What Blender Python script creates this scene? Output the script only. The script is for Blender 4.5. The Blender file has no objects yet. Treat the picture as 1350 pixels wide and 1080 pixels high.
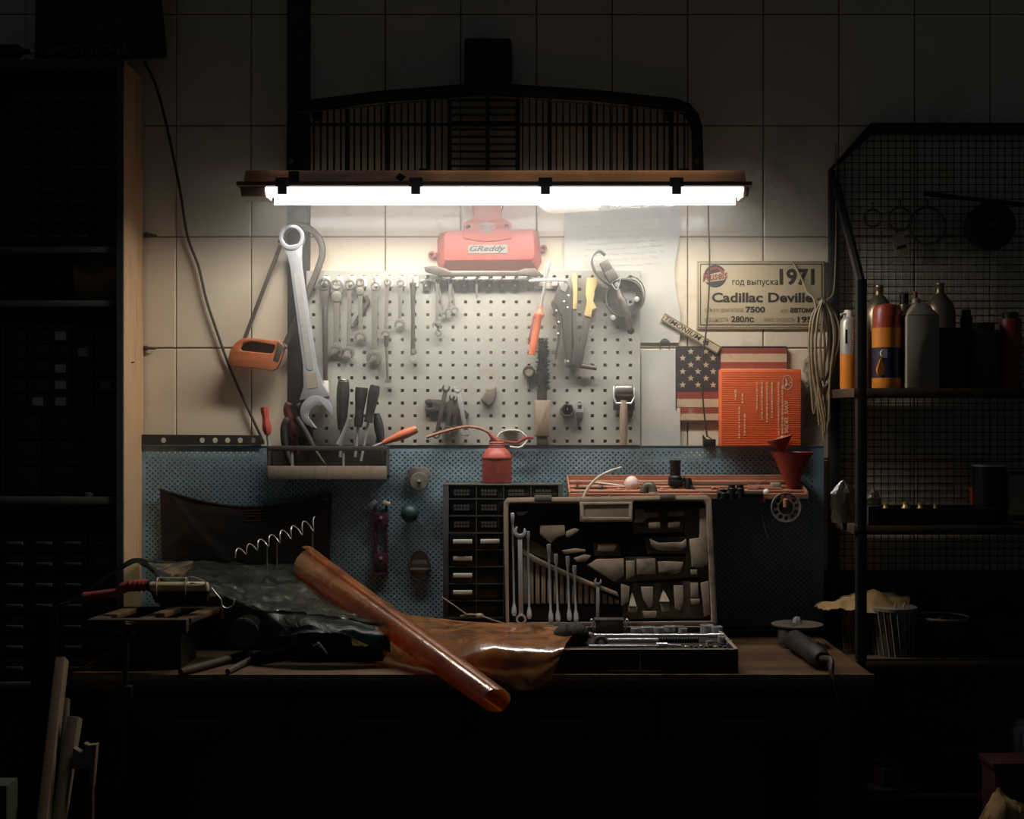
import bpy, bmesh, math, random
from mathutils import Matrix, Vector, noise
from mathutils.geometry import tessellate_polygon
random.seed(7)
SC = bpy.context.scene
COL = SC.collection
PI = math.pi
# ---------------------------------------------------------------- camera, world, exposure
D, FPX, ZC = 3.5, 1744.0, 1.49            # camera distance to the wall, focal length in photo pixels, eye height
cam = bpy.data.cameras.new('camera'); camo = bpy.data.objects.new('camera', cam); COL.objects.link(camo)
cam.sensor_width = 36; cam.sensor_fit = 'HORIZONTAL'; cam.lens = FPX / 1350 * 36
cam.clip_start = 0.05; cam.clip_end = 60
camo.location = (0, -D, ZC); camo.rotation_euler = (PI / 2, 0, 0)
SC.camera = camo
w = bpy.data.worlds.new('dim_room'); SC.world = w; w.use_nodes = True
w.node_tree.nodes['Background'].inputs[0].default_value = (0.72, 0.86, 1.0, 1)
w.node_tree.nodes['Background'].inputs[1].default_value = 0.014
SC.view_settings.view_transform = 'Standard'; SC.view_settings.look = 'None'
SC.view_settings.gamma = 1; SC.view_settings.use_curve_mapping = False
SC.view_settings.exposure = 0.0
TUBE = 51.0                                # radiance of the lamp diffuser
HAZE = 0.36                                # density of the dusty air round the lamp

def sc_at(y): return (D + y) / FPX
def at(px, py, y):
    s = sc_at(y); return Vector(((px - 675) * s, y, ZC - (py - 540) * s))
def y_on(py, z): return FPX * (ZC - z) / (py - 540) - D        # depth of the point of the plane z seen at py

# ---------------------------------------------------------------- materials
def lin(h):
    h = h.lstrip('#'); o = []
    for i in (0, 2, 4):
        c = int(h[i:i + 2], 16) / 255
        o.append(c / 12.92 if c <= .04045 else ((c + .055) / 1.055) ** 2.4)
    return o
def M(name, hx, rough=.5, metal=0., var=.18, scale=25., bump=.08, spots=None, sa=.35, ss=6., coat=0., trans=0., alpha=None, stretch=(1, 1, 1), spec=.5):
    """Principled material: colour varied by fine noise, an optional second colour in blotches (dust, rust, stains), fine bump"""
    m = bpy.data.materials.new(name); m.use_nodes = True
    nt = m.node_tree; n = nt.nodes; L = nt.links; p = n['Principled BSDF']
    c = lin(hx)
    tc = n.new('ShaderNodeTexCoord'); mp = n.new('ShaderNodeMapping'); mp.inputs['Scale'].default_value = stretch
    L.new(tc.outputs['Object'], mp.inputs[0])
    nz = n.new('ShaderNodeTexNoise'); nz.inputs['Scale'].default_value = scale; nz.inputs['Detail'].default_value = 5
    L.new(mp.outputs[0], nz.inputs['Vector'])
    mx = n.new('ShaderNodeMix'); mx.data_type = 'RGBA'
    mx.inputs[6].default_value = [x * (1 - var) for x in c] + [1]
    mx.inputs[7].default_value = [min(1, x * (1 + var)) for x in c] + [1]
    L.new(nz.outputs[0], mx.inputs[0]); out = mx.outputs[2]
    if spots:
        n2 = n.new('ShaderNodeTexNoise'); n2.inputs['Scale'].default_value = ss; n2.inputs['Detail'].default_value = 6; n2.inputs['Roughness'].default_value = .65
        L.new(mp.outputs[0], n2.inputs['Vector'])
        cr = n.new('ShaderNodeValToRGB'); cr.color_ramp.elements[0].position = .62 - sa * .4; cr.color_ramp.elements[1].position = .78
        L.new(n2.outputs[0], cr.inputs[0])
        m2 = n.new('ShaderNodeMix'); m2.data_type = 'RGBA'; L.new(cr.outputs[0], m2.inputs[0]); L.new(out, m2.inputs[6])
        m2.inputs[7].default_value = lin(spots) + [1]; out = m2.outputs[2]
    L.new(out, p.inputs['Base Color'])
    p.inputs['Roughness'].default_value = rough; p.inputs['Metallic'].default_value = metal
    p.inputs['Specular IOR Level'].default_value = spec
    p.inputs['Coat Weight'].default_value = coat; p.inputs['Transmission Weight'].default_value = trans
    if alpha is not None: p.inputs['Alpha'].default_value = alpha
    if bump:
        bp = n.new('ShaderNodeBump'); bp.inputs['Strength'].default_value = bump; bp.inputs['Distance'].default_value = .002
        L.new(nz.outputs[0], bp.inputs['Height']); L.new(bp.outputs[0], p.inputs['Normal'])
    return m
def film(name, tint, gloss=.25, dif=.2, rough=.12, dcol=None, bump=.8, sc=14, fres=.22):
    """thin plastic film: tinted see-through, some diffuse, glossy"""
    m = bpy.data.materials.new(name); m.use_nodes = True; nt = m.node_tree; n = nt.nodes; L = nt.links
    n.remove(n['Principled BSDF']); o = n['Material Output']
    t = n.new('ShaderNodeBsdfTransparent'); t.inputs[0].default_value = lin(tint) + [1]
    d = n.new('ShaderNodeBsdfDiffuse'); d.inputs[0].default_value = lin(dcol or tint) + [1]
    d2 = n.new('ShaderNodeBsdfTranslucent'); d2.inputs[0].default_value = lin(dcol or tint) + [1]
    g = n.new('ShaderNodeBsdfGlossy'); g.inputs['Roughness'].default_value = rough; g.inputs[0].default_value = (.9, .9, .9, 1)
    tc = n.new('ShaderNodeTexCoord'); nz = n.new('ShaderNodeTexNoise'); nz.inputs['Scale'].default_value = sc; nz.inputs['Detail'].default_value = 8; nz.inputs['Distortion'].default_value = 1.2
    L.new(tc.outputs['Object'], nz.inputs['Vector'])
    b = n.new('ShaderNodeBump'); b.inputs['Strength'].default_value = bump; b.inputs['Distance'].default_value = .01; L.new(nz.outputs[0], b.inputs['Height'])
    L.new(b.outputs[0], g.inputs['Normal'])
    dd = n.new('ShaderNodeMixShader'); dd.inputs[0].default_value = .4; L.new(d.outputs[0], dd.inputs[1]); L.new(d2.outputs[0], dd.inputs[2])
    cr = n.new('ShaderNodeMapRange'); cr.inputs[1].default_value = .35; cr.inputs[2].default_value = .75; cr.inputs[3].default_value = dif * .35; cr.inputs[4].default_value = dif * 1.8
    L.new(nz.outputs[0], cr.inputs[0])
    a = n.new('ShaderNodeMixShader'); L.new(cr.outputs[0], a.inputs[0]); L.new(t.outputs[0], a.inputs[1]); L.new(dd.outputs[0], a.inputs[2])
    fr = n.new('ShaderNodeFresnel'); fr.inputs[0].default_value = 1.5
    ml = n.new('ShaderNodeMath'); ml.operation = 'MULTIPLY_ADD'; ml.inputs[1].default_value = fres; ml.inputs[2].default_value = gloss * .15; L.new(fr.outputs[0], ml.inputs[0])
    e = n.new('ShaderNodeMixShader'); L.new(ml.outputs[0], e.inputs[0]); L.new(a.outputs[0], e.inputs[1]); L.new(g.outputs[0], e.inputs[2])
    L.new(e.outputs[0], o.inputs[0]); return m
def emit(name, col, st):
    m = bpy.data.materials.new(name); m.use_nodes = True; n = m.node_tree.nodes; n.remove(n['Principled BSDF'])
    e = n.new('ShaderNodeEmission'); e.inputs[0].default_value = (*col, 1); e.inputs[1].default_value = st
    m.node_tree.links.new(e.outputs[0], n['Material Output'].inputs[0]); return m

m_tile = M('glazed_tile', '#e6d7be', .14, var=.07, scale=9, bump=.05, spots='#a3825c', sa=.14, ss=3.2, spec=.5)
m_grout = M('grout', '#7d6448', .9, var=.3)
m_duct = M('duct_grey', '#34322f', .6, spots='#4a453c')
m_floor = M('concrete', '#3a3632', .85, spots='#241f1a', scale=8)
m_peg = M('peg_paint', '#adaaa0', .6, spec=.3, var=.05, scale=14, bump=.0, spots='#a09079', sa=.12, ss=5)
m_blue = M('panel_blue', '#89a7b6', .5, var=.1, scale=12, bump=.03, spots='#5d645e', sa=.55, ss=4)
m_steel = M('steel', '#cfccc6', .34, .5, var=.1, scale=60, bump=.03, spots='#7a6a58', sa=.1, ss=30)
m_white_steel = M('worn_chrome', '#8d877d', .34, .4, var=.08, scale=60, bump=.02, spots='#8f8474', sa=.1, ss=30)
m_dsteel = M('dark_steel', '#5f5850', .45, .35, var=.2, scale=50, spots='#5a4330', sa=.2, ss=25)
m_chrome = M('chrome', '#d9dade', .22, .55, var=.05, scale=40, bump=.02)
m_black = M('black_plastic', '#1b1a18', .5, var=.2, bump=.1)
m_grip = M('black_rubber', '#2d2a27', .6, var=.25, bump=.15, spots='#55493b', sa=.2, ss=30)
m_hole = M('void', '#070707', .9, var=0, bump=0)
m_red = M('red_crackle', '#b34f43', .45, var=.12, scale=120, bump=.25, spots='#a53324', sa=.1)
m_dred = M('old_red_paint', '#9c463c', .5, var=.15, scale=40, spots='#5c2a20', sa=.2, ss=12)
m_orange = M('orange_plastic', '#dc7450', .4, var=.1, spots='#8a4a2c', sa=.12)
m_saw = M('saw_orange', '#b8683e', .5, var=.15, spots='#6b3b22', sa=.25, ss=20)
m_boxo = M('orange_card', '#f0723c', .6, var=.06, scale=20)
m_copper = M('copper_tray', '#b07a60', .5, .1, var=.2, scale=20, spots='#6e3d28', sa=.2, ss=10)
m_wood = M('pale_wood', '#c6a079', .6, var=.2, scale=14, bump=.1, spots='#6d4c30', sa=.16, ss=3, stretch=(6, 6, .5))
m_bench = M('bench_wood', '#6e5236', .55, var=.3, scale=16, bump=.2, spots='#2e2117', sa=.5, ss=6, stretch=(.5, 2, 1))
m_dwood = M('dark_wood', '#4a3826', .7, var=.3, stretch=(6, 1, 1), spots='#221912')
m_board = M('raw_board', '#7d6850', .7, var=.2, stretch=(6, 6, .5))
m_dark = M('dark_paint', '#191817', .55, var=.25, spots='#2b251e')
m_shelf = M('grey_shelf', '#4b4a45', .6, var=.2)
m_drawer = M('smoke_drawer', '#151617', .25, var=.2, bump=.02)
m_label = M('label_paper', '#726f68', .7, var=.1)
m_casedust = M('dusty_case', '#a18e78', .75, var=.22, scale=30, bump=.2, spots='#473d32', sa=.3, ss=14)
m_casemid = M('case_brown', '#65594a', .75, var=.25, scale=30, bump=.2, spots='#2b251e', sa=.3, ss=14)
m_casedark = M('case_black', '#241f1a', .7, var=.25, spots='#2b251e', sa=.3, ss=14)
m_yellow = M('yellow_grip', '#d8bd7c', .5, var=.08, spots='#9a8250', sa=.1)
m_paper = M('paper', '#cbc7bd', .8, var=.04, scale=8, bump=.1)
m_sign = M('sign_cream', '#c3b28f', .5, var=.06, scale=10, spots='#9d8661', sa=.18, ss=4)
m_ink = M('ink', '#2a211a', .6, var=.1)
m_ink2 = M('faded_ink', '#8b785c', .7, var=.1)
m_inkp = M('pencil', '#b9b4aa', .8, var=.1)
m_dullred = M('tin_red', '#96493a', .55, var=.2, spots='#b9a184', sa=.1, ss=25)
m_tincream = M('tin_cream', '#c9b493', .55, var=.12, spots='#9b7a5c', sa=.2, ss=20)
m_navy = M('tin_navy', '#41393a', .55, var=.2, spots='#6b5b4e', sa=.2, ss=25)
m_white = M('white_plastic', '#d9d4c8', .45, var=.06, spots='#a89b85', sa=.1)
m_milk = M('milky_plastic', '#a59a86', .45, var=.08)
m_cord = M('cord', '#3c332b', .55, var=.2)
m_rope = M('hose', '#8d7a5a', .5, var=.2, scale=50)
m_bristle = M('bristle', '#3a342d', .8, var=.5, scale=200, bump=.5)
m_handle = M('worn_handle', '#9a8a76', .6, var=.15, stretch=(4, 4, .6), spots='#6c5b49', sa=.2, ss=20)
m_stone = M('grind_stone', '#7c7266', .9, var=.25, scale=60, bump=.4)
m_pouch = M('black_vinyl', '#25211d', .4, var=.2, scale=10, bump=.15)
m_purple = M('purple_anodised', '#6d3f52', .4, .4, var=.15)
m_rust = M('lamp_housing', '#8a5d3c', .6, var=.25, scale=30, bump=.2, spots='#3b2a20', sa=.35, ss=14)
m_end = M('lamp_end', '#7a6656', .35, var=.2)
m_glass = film('clear_plastic', '#9b8f80', .6, .12, .08)
m_amber = film('amber_film', '#dda873', .12, .34, .2, '#e39a62', .22, 9)
m_clear = film('clear_film', '#96a298', .14, .16, .22, '#7c8a7c')
m_dgreen = film('green_film', '#1c3b36', 0, .35, .4, '#152b26', fres=.05)
m_amber2 = film('amber_sheet', '#d59a66', .1, .6, .22, '#c98a58', .35, 10)
m_bag = film('bag_film', '#8d7f6a', .8, .4, .2, '#8d7f6a')
m_spray = M('spray_grey', '#b1aca0', .35, .3, var=.06)
m_canor = M('can_orange', '#d98327', .4, var=.1)
m_canred = M('can_red', '#9a3a22', .4, var=.1)
m_cannavy = M('can_navy', '#22253a', .4, var=.1)
m_bottle = M('steel_bottle', '#8f8069', .35, .8, var=.1)
m_teal = M('teal_grip', '#1d3a38', .5, var=.2)
m_tan = M('tan_cloth', '#a58456', .85, var=.25, scale=30, bump=.3)
m_brass = M('brass', '#c9a36b', .35, .7, var=.2)
m_lamp = emit('lit_diffuser', (1., .95, .875), TUBE)
m_lampside = emit('diffuser_side', (.97, .98, 1.), 1.6)
m_lampback = emit('diffuser_back_skirt', (.97, .98, 1.), 6.)
m_housing_glow = emit('housing_glow', (1., .93, .85), 2.)
for q in (m_lamp, m_lampside, m_lampback, m_housing_glow): q.cycles.emission_sampling = 'FRONT'
m_housing = bpy.data.materials.new('yellowed_housing'); m_housing.use_nodes = True
def _hous(m):
    n = m.node_tree.nodes; L = m.node_tree.links; p = n['Principled BSDF']; p.inputs['Base Color'].default_value = (*lin('#6b4c36'), 1); p.inputs['Roughness'].default_value = .6
    t = n.new('ShaderNodeBsdfTranslucent'); nz = n.new('ShaderNodeTexNoise'); nz.inputs['Scale'].default_value = 3.2; nz.inputs['Detail'].default_value = 9
    cr = n.new('ShaderNodeValToRGB'); e = cr.color_ramp.elements; e[0].position = .38; e[0].color = (.06, .04, .032, 1); e[1].position = .68; e[1].color = (.36, .19, .095, 1)
    tc = n.new('ShaderNodeTexCoord'); L.new(tc.outputs['Object'], nz.inputs['Vector']); L.new(nz.outputs[0], cr.inputs[0]); L.new(cr.outputs[0], t.inputs[0])
    mx = n.new('ShaderNodeMixShader'); mx.inputs[0].default_value = .6; L.new(p.outputs[0], mx.inputs[1]); L.new(t.outputs[0], mx.inputs[2]); L.new(mx.outputs[0], n['Material Output'].inputs[0])
_hous(m_housing)

# ---------------------------------------------------------------- builder: photo-pixel sized local frames at a true depth
class B:
    def __init__(s, px=0, py=0, y=0, **k): s.V = []; s.F = []; s.fr(px, py, y, **k)
    def fr(s, px=0, py=0, y=0, ang=0, tilt=0, yaw=0, k=1.):
        """local (u right, v down, d towards the room) in photo pixels of depth y; origin at the pixel px,py (0,0 = whole-picture coordinates)"""
        q = sc_at(y); o = at(px, py, y)
        base = Matrix(((q * k, 0, 0, o.x), (0, 0, -q * k, o.y), (0, -q * k, 0, o.z), (0, 0, 0, 1)))
        R = Matrix.Rotation(math.radians(ang), 4, 'Z') @ Matrix.Rotation(math.radians(yaw), 4, 'Y') @ Matrix.Rotation(math.radians(tilt), 4, 'X')
        s.m = base @ R; return s
    def world(s): s.m = Matrix.Identity(4); return s
    def v(s, p):
        s.V.append(s.m @ Vector(p)); return len(s.V) - 1
    def f(s, *i): s.F.append(tuple(i))
    def box(s, u0, u1, v0, v1, d0, d1):
        i = [s.v((u, v, d)) for d in (d0, d1) for v in (v0, v1) for u in (u0, u1)]
        for q in ((0, 2, 3, 1), (4, 5, 7, 6), (0, 1, 5, 4), (2, 6, 7, 3), (0, 4, 6, 2), (1, 3, 7, 5)): s.f(*[i[k] for k in q])
        return s
    def hexa(s, a, b):
        """two quads of 3-D points joined"""
        i = [s.v(p) for p in a] + [s.v(p) for p in b]; n = len(a)
        s.f(*i[:n]); s.f(*i[n:])
        for k in range(n): s.f(i[k], i[(k + 1) % n], i[n + (k + 1) % n], i[n + k])
        return s
    def prism(s, pts, d0, d1, holes=(), off=(0, 0), shrink=0.):
        loops = [list(pts)] + [list(h) for h in holes]
        cx = sum(p[0] for p in pts) / len(pts); cy = sum(p[1] for p in pts) / len(pts)
        lo, hi = [], []
        for l in loops:
            lo.append([s.v((p[0] + off[0], p[1] + off[1], d0)) for p in l])
            hi.append([s.v((cx + (p[0] - cx) * (1 - shrink) + off[0], cy + (p[1] - cy) * (1 - shrink) + off[1], d1)) for p in l])
        if holes:
            T = tessellate_polygon([[Vector((p[0], p[1], 0)) for p in l] for l in loops])
            fl = [i for l in lo for i in l]; fh = [i for l in hi for i in l]
            for t in T: s.f(*[fl[i] for i in t]); s.f(*[fh[i] for i in t])
        else: s.f(*lo[0]); s.f(*hi[0])
        for a, b in zip(lo, hi):
            n = len(a)
            for k in range(n): s.f(a[k], a[(k + 1) % n], b[(k + 1) % n], b[k])
        return s
    def tube(s, pts, r, n=8, cap=True, sq=1.):
        P = [Vector(p) for p in pts]; N = len(P)
        R = r if isinstance(r, (list, tuple)) else [r] * N
        t0 = (P[1] - P[0]).normalized()
        up = Vector((0, 0, 1)) if abs(t0.z) < .8 else Vector((0, 1, 0))
        side = t0.cross(up).normalized(); rings = []
        for k in range(N):
            t = (P[min(k + 1, N - 1)] - P[max(k - 1, 0)])
            t = t.normalized() if t.length > 1e-9 else t0
            side = side - t * side.dot(t)
            side = side.normalized() if side.length > 1e-6 else t.orthogonal().normalized()
            b2 = t.cross(side)
            rings.append([s.v(P[k] + side * math.cos(a) * R[k] + b2 * math.sin(a) * R[k] * sq) for a in [2 * PI * j / n for j in range(n)]])
        for a, b in zip(rings, rings[1:]):
            for j in range(n): s.f(a[j], a[(j + 1) % n], b[(j + 1) % n], b[j])
        if cap: s.f(*rings[0]); s.f(*rings[-1])
        return s
    def lathe(s, prof, c=(0, 0, 0), ax='v', n=18, cap=True):
        rings = []
        for r, h in prof:
            row = []
            for j in range(n):
                a = 2 * PI * j / n; x, y = r * math.cos(a), r * math.sin(a)
                p = {'v': (x, h, y), 'd': (x, y, h), 'u': (h, x, y)}[ax]
                row.append(s.v((c[0] + p[0], c[1] + p[1], c[2] + p[2])))
            rings.append(row)
        for a, b in zip(rings, rings[1:]):
            for j in range(n): s.f(a[j], a[(j + 1) % n], b[(j + 1) % n], b[j])
        if cap: s.f(*rings[0]); s.f(*rings[-1])
        return s
    def ball(s, c, r, n=12, sq=(1, 1, 1)):
        k = 7
        return s.lathe([(max(.02 * r, r * math.sin(PI * i / k)) , -r * math.cos(PI * i / k) * sq[1]) for i in range(k + 1)], c, 'v', n)
    def sheet(s, nu, nv, fn):
        g = [[s.v(fn(i / nu, j / nv)) for j in range(nv + 1)] for i in range(nu + 1)]
        for i in range(nu):
            for j in range(nv): s.f(g[i][j], g[i + 1][j], g[i + 1][j + 1], g[i][j + 1])
        return s
    def text(s, body, u0, v0, u1, v1, d, bold=0., shear=0.):
        """flat lettering fitted into the rectangle u0..u1, v0 (top) .. v1 (bottom)"""
        c = bpy.data.curves.new('lettering', 'FONT'); c.body = body; c.offset = bold; c.shear = shear; c.resolution_u = 3
        o = bpy.data.objects.new('lettering', c); COL.objects.link(o)
        bpy.context.view_layer.update()
        me = bpy.data.meshes.new_from_object(o.evaluated_get(bpy.context.evaluated_depsgraph_get()))
        bpy.data.objects.remove(o); bpy.data.curves.remove(c)
        X = [q.co.x for q in me.vertices]; Y = [q.co.y for q in me.vertices]
        a, b, e, g = min(X), max(X), min(Y), max(Y)
        base = len(s.V)
        for q in me.vertices: s.v((u0 + (q.co.x - a) / (b - a) * (u1 - u0), v1 + (q.co.y - e) / (g - e) * (v0 - v1), d))
        for p in me.polygons: s.F.append(tuple(base + i for i in p.vertices))
        bpy.data.meshes.remove(me); return s
    def mesh(s, name, mat, bev=0., smooth=40, recalc=True, solid=0.):
        me = bpy.data.meshes.new(name); me.from_pydata([tuple(q) for q in s.V], [], s.F)
        bm = bmesh.new(); bm.from_mesh(me)
        if recalc: bmesh.ops.recalc_face_normals(bm, faces=bm.faces)
        if solid: bmesh.ops.solidify(bm, geom=bm.faces[:], thickness=solid)
        if bev:
            if bev > .02: bev *= .0019          # given in photo pixels
            ed = [e for e in bm.edges if len(e.link_faces) == 2 and e.calc_face_angle(0) > .6]
            if ed: bmesh.ops.bevel(bm, geom=ed, offset=bev, segments=2, profile=.5, affect='EDGES', clamp_overlap=True)
        for q in bm.faces: q.smooth = bool(smooth)
        bm.to_mesh(me); bm.free()
        if smooth: me.set_sharp_from_angle(angle=math.radians(smooth))
        me.materials.append(mat); return me
    def obj(s, name, mat, parent=None, **k):
        o = bpy.data.objects.new(name, s.mesh(name, mat, **k)); COL.objects.link(o)
        if parent is not None: o.parent = parent
        return o
    def one(s, name, mat, label, cat, group=None, **k):
        o = s.obj(name, mat, None, **k); tag(o, label, cat, group); base(o); return o

def tag(o, label=None, cat=None, group=None, kind=None):
    if label: o['label'] = label
    if cat: o['category'] = cat
    if group: o['group'] = group
    if kind: o['kind'] = kind
    return o
def shift(o, d):
    if o.type == 'MESH': o.data.transform(Matrix.Translation(-d))
def base(o):
    """put the thing's origin at the middle of its foot; its meshes so far are in world coordinates"""
    allm = [q for q in [o] + list(o.children_recursive) if q.type == 'MESH']
    P = [v.co for q in allm for v in q.data.vertices]
    if not P: return o
    lo = Vector([min(p[i] for p in P) for i in range(3)]); hi = Vector([max(p[i] for p in P) for i in range(3)])
    d = Vector(((lo.x + hi.x) / 2, (lo.y + hi.y) / 2, lo.z))
    for me in {q.data for q in allm}: me.transform(Matrix.Translation(-d))
    o.location = d; return o
def thing(name, label, cat, group=None):
    o = bpy.data.objects.new(name, None); o.empty_display_size = .05; COL.objects.link(o)
    return tag(o, label, cat, group)
def dup(o, loc=None, label=None, rot=None, scale=None):
    c = o.copy(); COL.objects.link(c)
    if loc is not None: c.location = loc
    if rot is not None: c.rotation_euler = rot
    if scale is not None: c.scale = (scale,) * 3
    if label: c['label'] = label
    for ch in o.children:
        e = ch.copy(); COL.objects.link(e); e.parent = c
        for g in ch.children:
            h = g.copy(); COL.objects.link(h); h.parent = e
    return c
def structure(name, b, mat, parent=None, **k):
    o = b.obj(name, mat, parent, **k)
    if parent is None: o['kind'] = 'structure'
    return o
def circ(cx, cy, r, n=20, a0=0., ry=None): return [(cx + r * math.cos(a0 + 2 * PI * i / n), cy + (ry or r) * math.sin(a0 + 2 * PI * i / n)) for i in range(n)]
def rrect(u0, u1, v0, v1, r, n=4):
    o = []
    for cx, cy, a in ((u1 - r, v1 - r, 0), (u0 + r, v1 - r, 90), (u0 + r, v0 + r, 180), (u1 - r, v0 + r, 270)):
        for k in range(n + 1):
            t = math.radians(a + 90 * k / n); o.append((cx + r * math.cos(t), cy + r * math.sin(t)))
    return o
def spline(P, n=6):
    """Catmull-Rom through the points"""
    P = [Vector(p) for p in P]; Q = [P[0] * 2 - P[1]] + P + [P[-1] * 2 - P[-2]]; o = []
    for i in range(1, len(Q) - 2):
        a, b, c, d = Q[i - 1:i + 3]
        for k in range(n):
            t = k / n; o.append(.5 * ((2 * b) + (c - a) * t + (2 * a - 5 * b + 4 * c - d) * t * t + (3 * b - a - 3 * c + d) * t ** 3))
    return o + [P[-1]]
def spl2(P, d, n=6): return [(p.x, p.y, p.z) for p in spline([(a[0], a[1], a[2] if len(a) > 2 else d) for a in P], n)]
def jaw(cx, cy, r, a=90, n=16, op=42, gap=.52):
    """open end of a spanner, mouth towards the angle a (degrees, clockwise from right)"""
    p = []
    for k in range(n + 1):
        t = math.radians(a + op + (360 - 2 * op) * k / n); p.append((cx + r * math.cos(t), cy + r * math.sin(t)))
    t = math.radians(a); ex, ey = math.cos(t), math.sin(t); nx, ny = -ey, ex; h = r * gap
    for q, w_ in ((.75, -h), (-.05, -h), (-.32, -h * .45), (-.32, h * .45), (-.05, h), (.75, h)): p.append((cx + ex * r * q + nx * w_, cy + ey * r * q + ny * w_))
    return p
# ================================================================ the setting
def world_coords(m):
    nt = m.node_tree; g = nt.nodes.new('ShaderNodeNewGeometry')
    for l in list(nt.links):
        if l.from_node.type == 'TEX_COORD': t = l.to_socket; nt.links.remove(l); nt.links.new(g.outputs['Position'], t)
for m in (m_tile, m_blue, m_peg, m_bench): world_coords(m)
b = B().world(); b.box(-2.6, 2.6, .0045, .12, 0, 3.3)
wall = structure('wall_back', b, m_grout)
b = B().world(); b.box(-2.6, 2.6, -3.2, .12, -.1, 0)
structure('floor', b, m_floor)
rows = [-128, 19, 165.6, 312.2, 459, 605.8, 752.6]
def tile_mesh(wd, ht):
    q = sc_at(0); g = .0016; a, c = wd * q / 2 - g, ht * q / 2 - g; e = .0022
    bb = B().world()
    bb.hexa([(-a, .006, -c), (a, .006, -c), (a, .006, c), (-a, .006, c)], [(-a, .0012, -c), (a, .0012, -c), (a, .0012, c), (-a, .0012, c)])
    F = bb.F.pop(1)
    i = [bb.v(p) for p in ((-a + e, 0, -c + e), (a - e, 0, -c + e), (a - e, 0, c - e), (-a + e, 0, c - e))]
    bb.f(*i)
    for k in range(4): bb.f(F[k], F[(k + 1) % 4], i[(k + 1) % 4], i[k])
    return bb.mesh('tile', m_tile, smooth=0)
tm = {}
for xs in ([-65, 34, 133, 232, 331, 380], [408, 508, 607.6, 707.3, 807, 906.8, 1006.4, 1106, 1205.8, 1305.5, 1405]):
    for x0, x1 in zip(xs, xs[1:]):
        for y0, y1 in zip(rows, rows[1:]):
            wd = 99.7 if x1 - x0 > 90 else x1 - x0
            if wd not in tm: tm[wd] = tile_mesh(wd, 146.8)
            o = bpy.data.objects.new('tile', tm[wd]); COL.objects.link(o); o.parent = wall
            p = at((x0 + x1) / 2, (y0 + y1) / 2, 0); o.location = (p.x, random.uniform(-.0007, .0005), p.z)
            o.rotation_euler = (random.gauss(0, .0022), 0, random.gauss(0, .0022))
b = B(); b.box(380, 407, -140, 830, -3, 6)
structure('trim_1', b, m_duct, bev=1)

# ---- bench
bx0, bx1, bz = -.973, .793, .908
t = thing('workbench', 'long heavy workbench with a worn dark wooden top under the lamp', 'workbench')
b = B().world(); b.box(bx0, bx1, -.6, -.012, bz - .035, bz); b.obj('bench_top', m_bench, t, bev=.003)
b = B().world(); b.box(bx0 - .001, bx1 + .001, -.6018, -.5975, bz - .012, bz + .0012); b.obj('edge_highlight', M('worn_edge_highlight', '#a08a6c', .45, .3, spots='#3b2d20', sa=.5, ss=30), t)  # pale strip paints the bright highlight along the worn front edge
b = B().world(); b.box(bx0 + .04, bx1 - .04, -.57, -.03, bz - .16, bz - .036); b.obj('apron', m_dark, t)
for x in (bx0 + .04, bx1 - .12):
    for y in (-.57, -.12):
        b = B().world(); b.box(x, x + .08, y, y + .08, 0, bz - .16); b.obj('leg', m_dark, t)
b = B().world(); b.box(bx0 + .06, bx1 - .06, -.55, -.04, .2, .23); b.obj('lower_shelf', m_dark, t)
for k in range(4):
    x = bx0 + .1 + k * .4
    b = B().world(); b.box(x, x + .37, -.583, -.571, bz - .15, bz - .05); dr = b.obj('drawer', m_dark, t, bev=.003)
    b = B().world(); b.tube([(x + .13, -.584, bz - .1), (x + .14, -.6, bz - .1), (x + .23, -.6, bz - .1), (x + .24, -.584, bz - .1)], .005); b.obj('handle', m_dsteel, dr)
base(t)

# ---- perforated steel back panel of the bench (real holes)
t = thing('perforated_backboard', 'blue grey perforated steel back panel standing behind the bench', 'panel')
b = B(0, 0, -.022)
W, H, px0, px1, py0, py1, r = 7.4, 3.45, 190., 1080., 595., 829., 1.3
nr = int((py1 - py0) / H); nc = int((px1 - px0) / W) - 1
o8 = [(r * math.cos(PI / 8 + k * PI / 4), r * math.sin(PI / 8 + k * PI / 4)) for k in range(8)]
for j in range(nr):
    ox = px0 + (W / 2 if j % 2 else 0); y = py0 + j * H
    for i in range(nc):
        x = ox + i * W; cx, cy = x + W / 2, y + H / 2
        c4 = [b.v((x + W, y + H, 0)), b.v((x, y + H, 0)), b.v((x, y, 0)), b.v((x + W, y, 0))]
        f8 = [b.v((cx + p, cy + q, 0)) for p, q in o8]; k8 = [b.v((cx + p, cy + q, -.6)) for p, q in o8]
        for k in range(4): b.f(c4[k], f8[2 * k], f8[2 * k + 1]); b.f(c4[k], f8[2 * k + 1], f8[(2 * k + 2) % 8], c4[(k + 1) % 4])
        for k in range(8): b.f(f8[k], f8[(k + 1) % 8], k8[(k + 1) % 8], k8[k])
    for a, c in ((px0, ox), (ox + nc * W, px1)):
        if c - a > .1: b.f(b.v((a, y, 0)), b.v((c, y, 0)), b.v((c, y + H, 0)), b.v((a, y + H, 0)))
b.obj('perforated_sheet', m_blue, t, smooth=0, recalc=False)
b = B(0, 0, -.022)
b.box(184, 1086, 588, 595, -.6, 0); b.box(184, 190, 595, 829, -.6, 0); b.box(1080, 1086, 595, 829, -.6, 0); b.box(184, 1086, 829, 832, -.6, 0)
b.box(184, 1086, 587.4, 588.4, -3, 1)
b.obj('folded_edge', m_blue, t)
for x in (188, 1082):
    b = B(0, 0, -.022); b.box(x - 3, x + 3, 600, 828, -8.8, -.7); b.obj('standoff', m_blue, t)
base(t)

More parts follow.
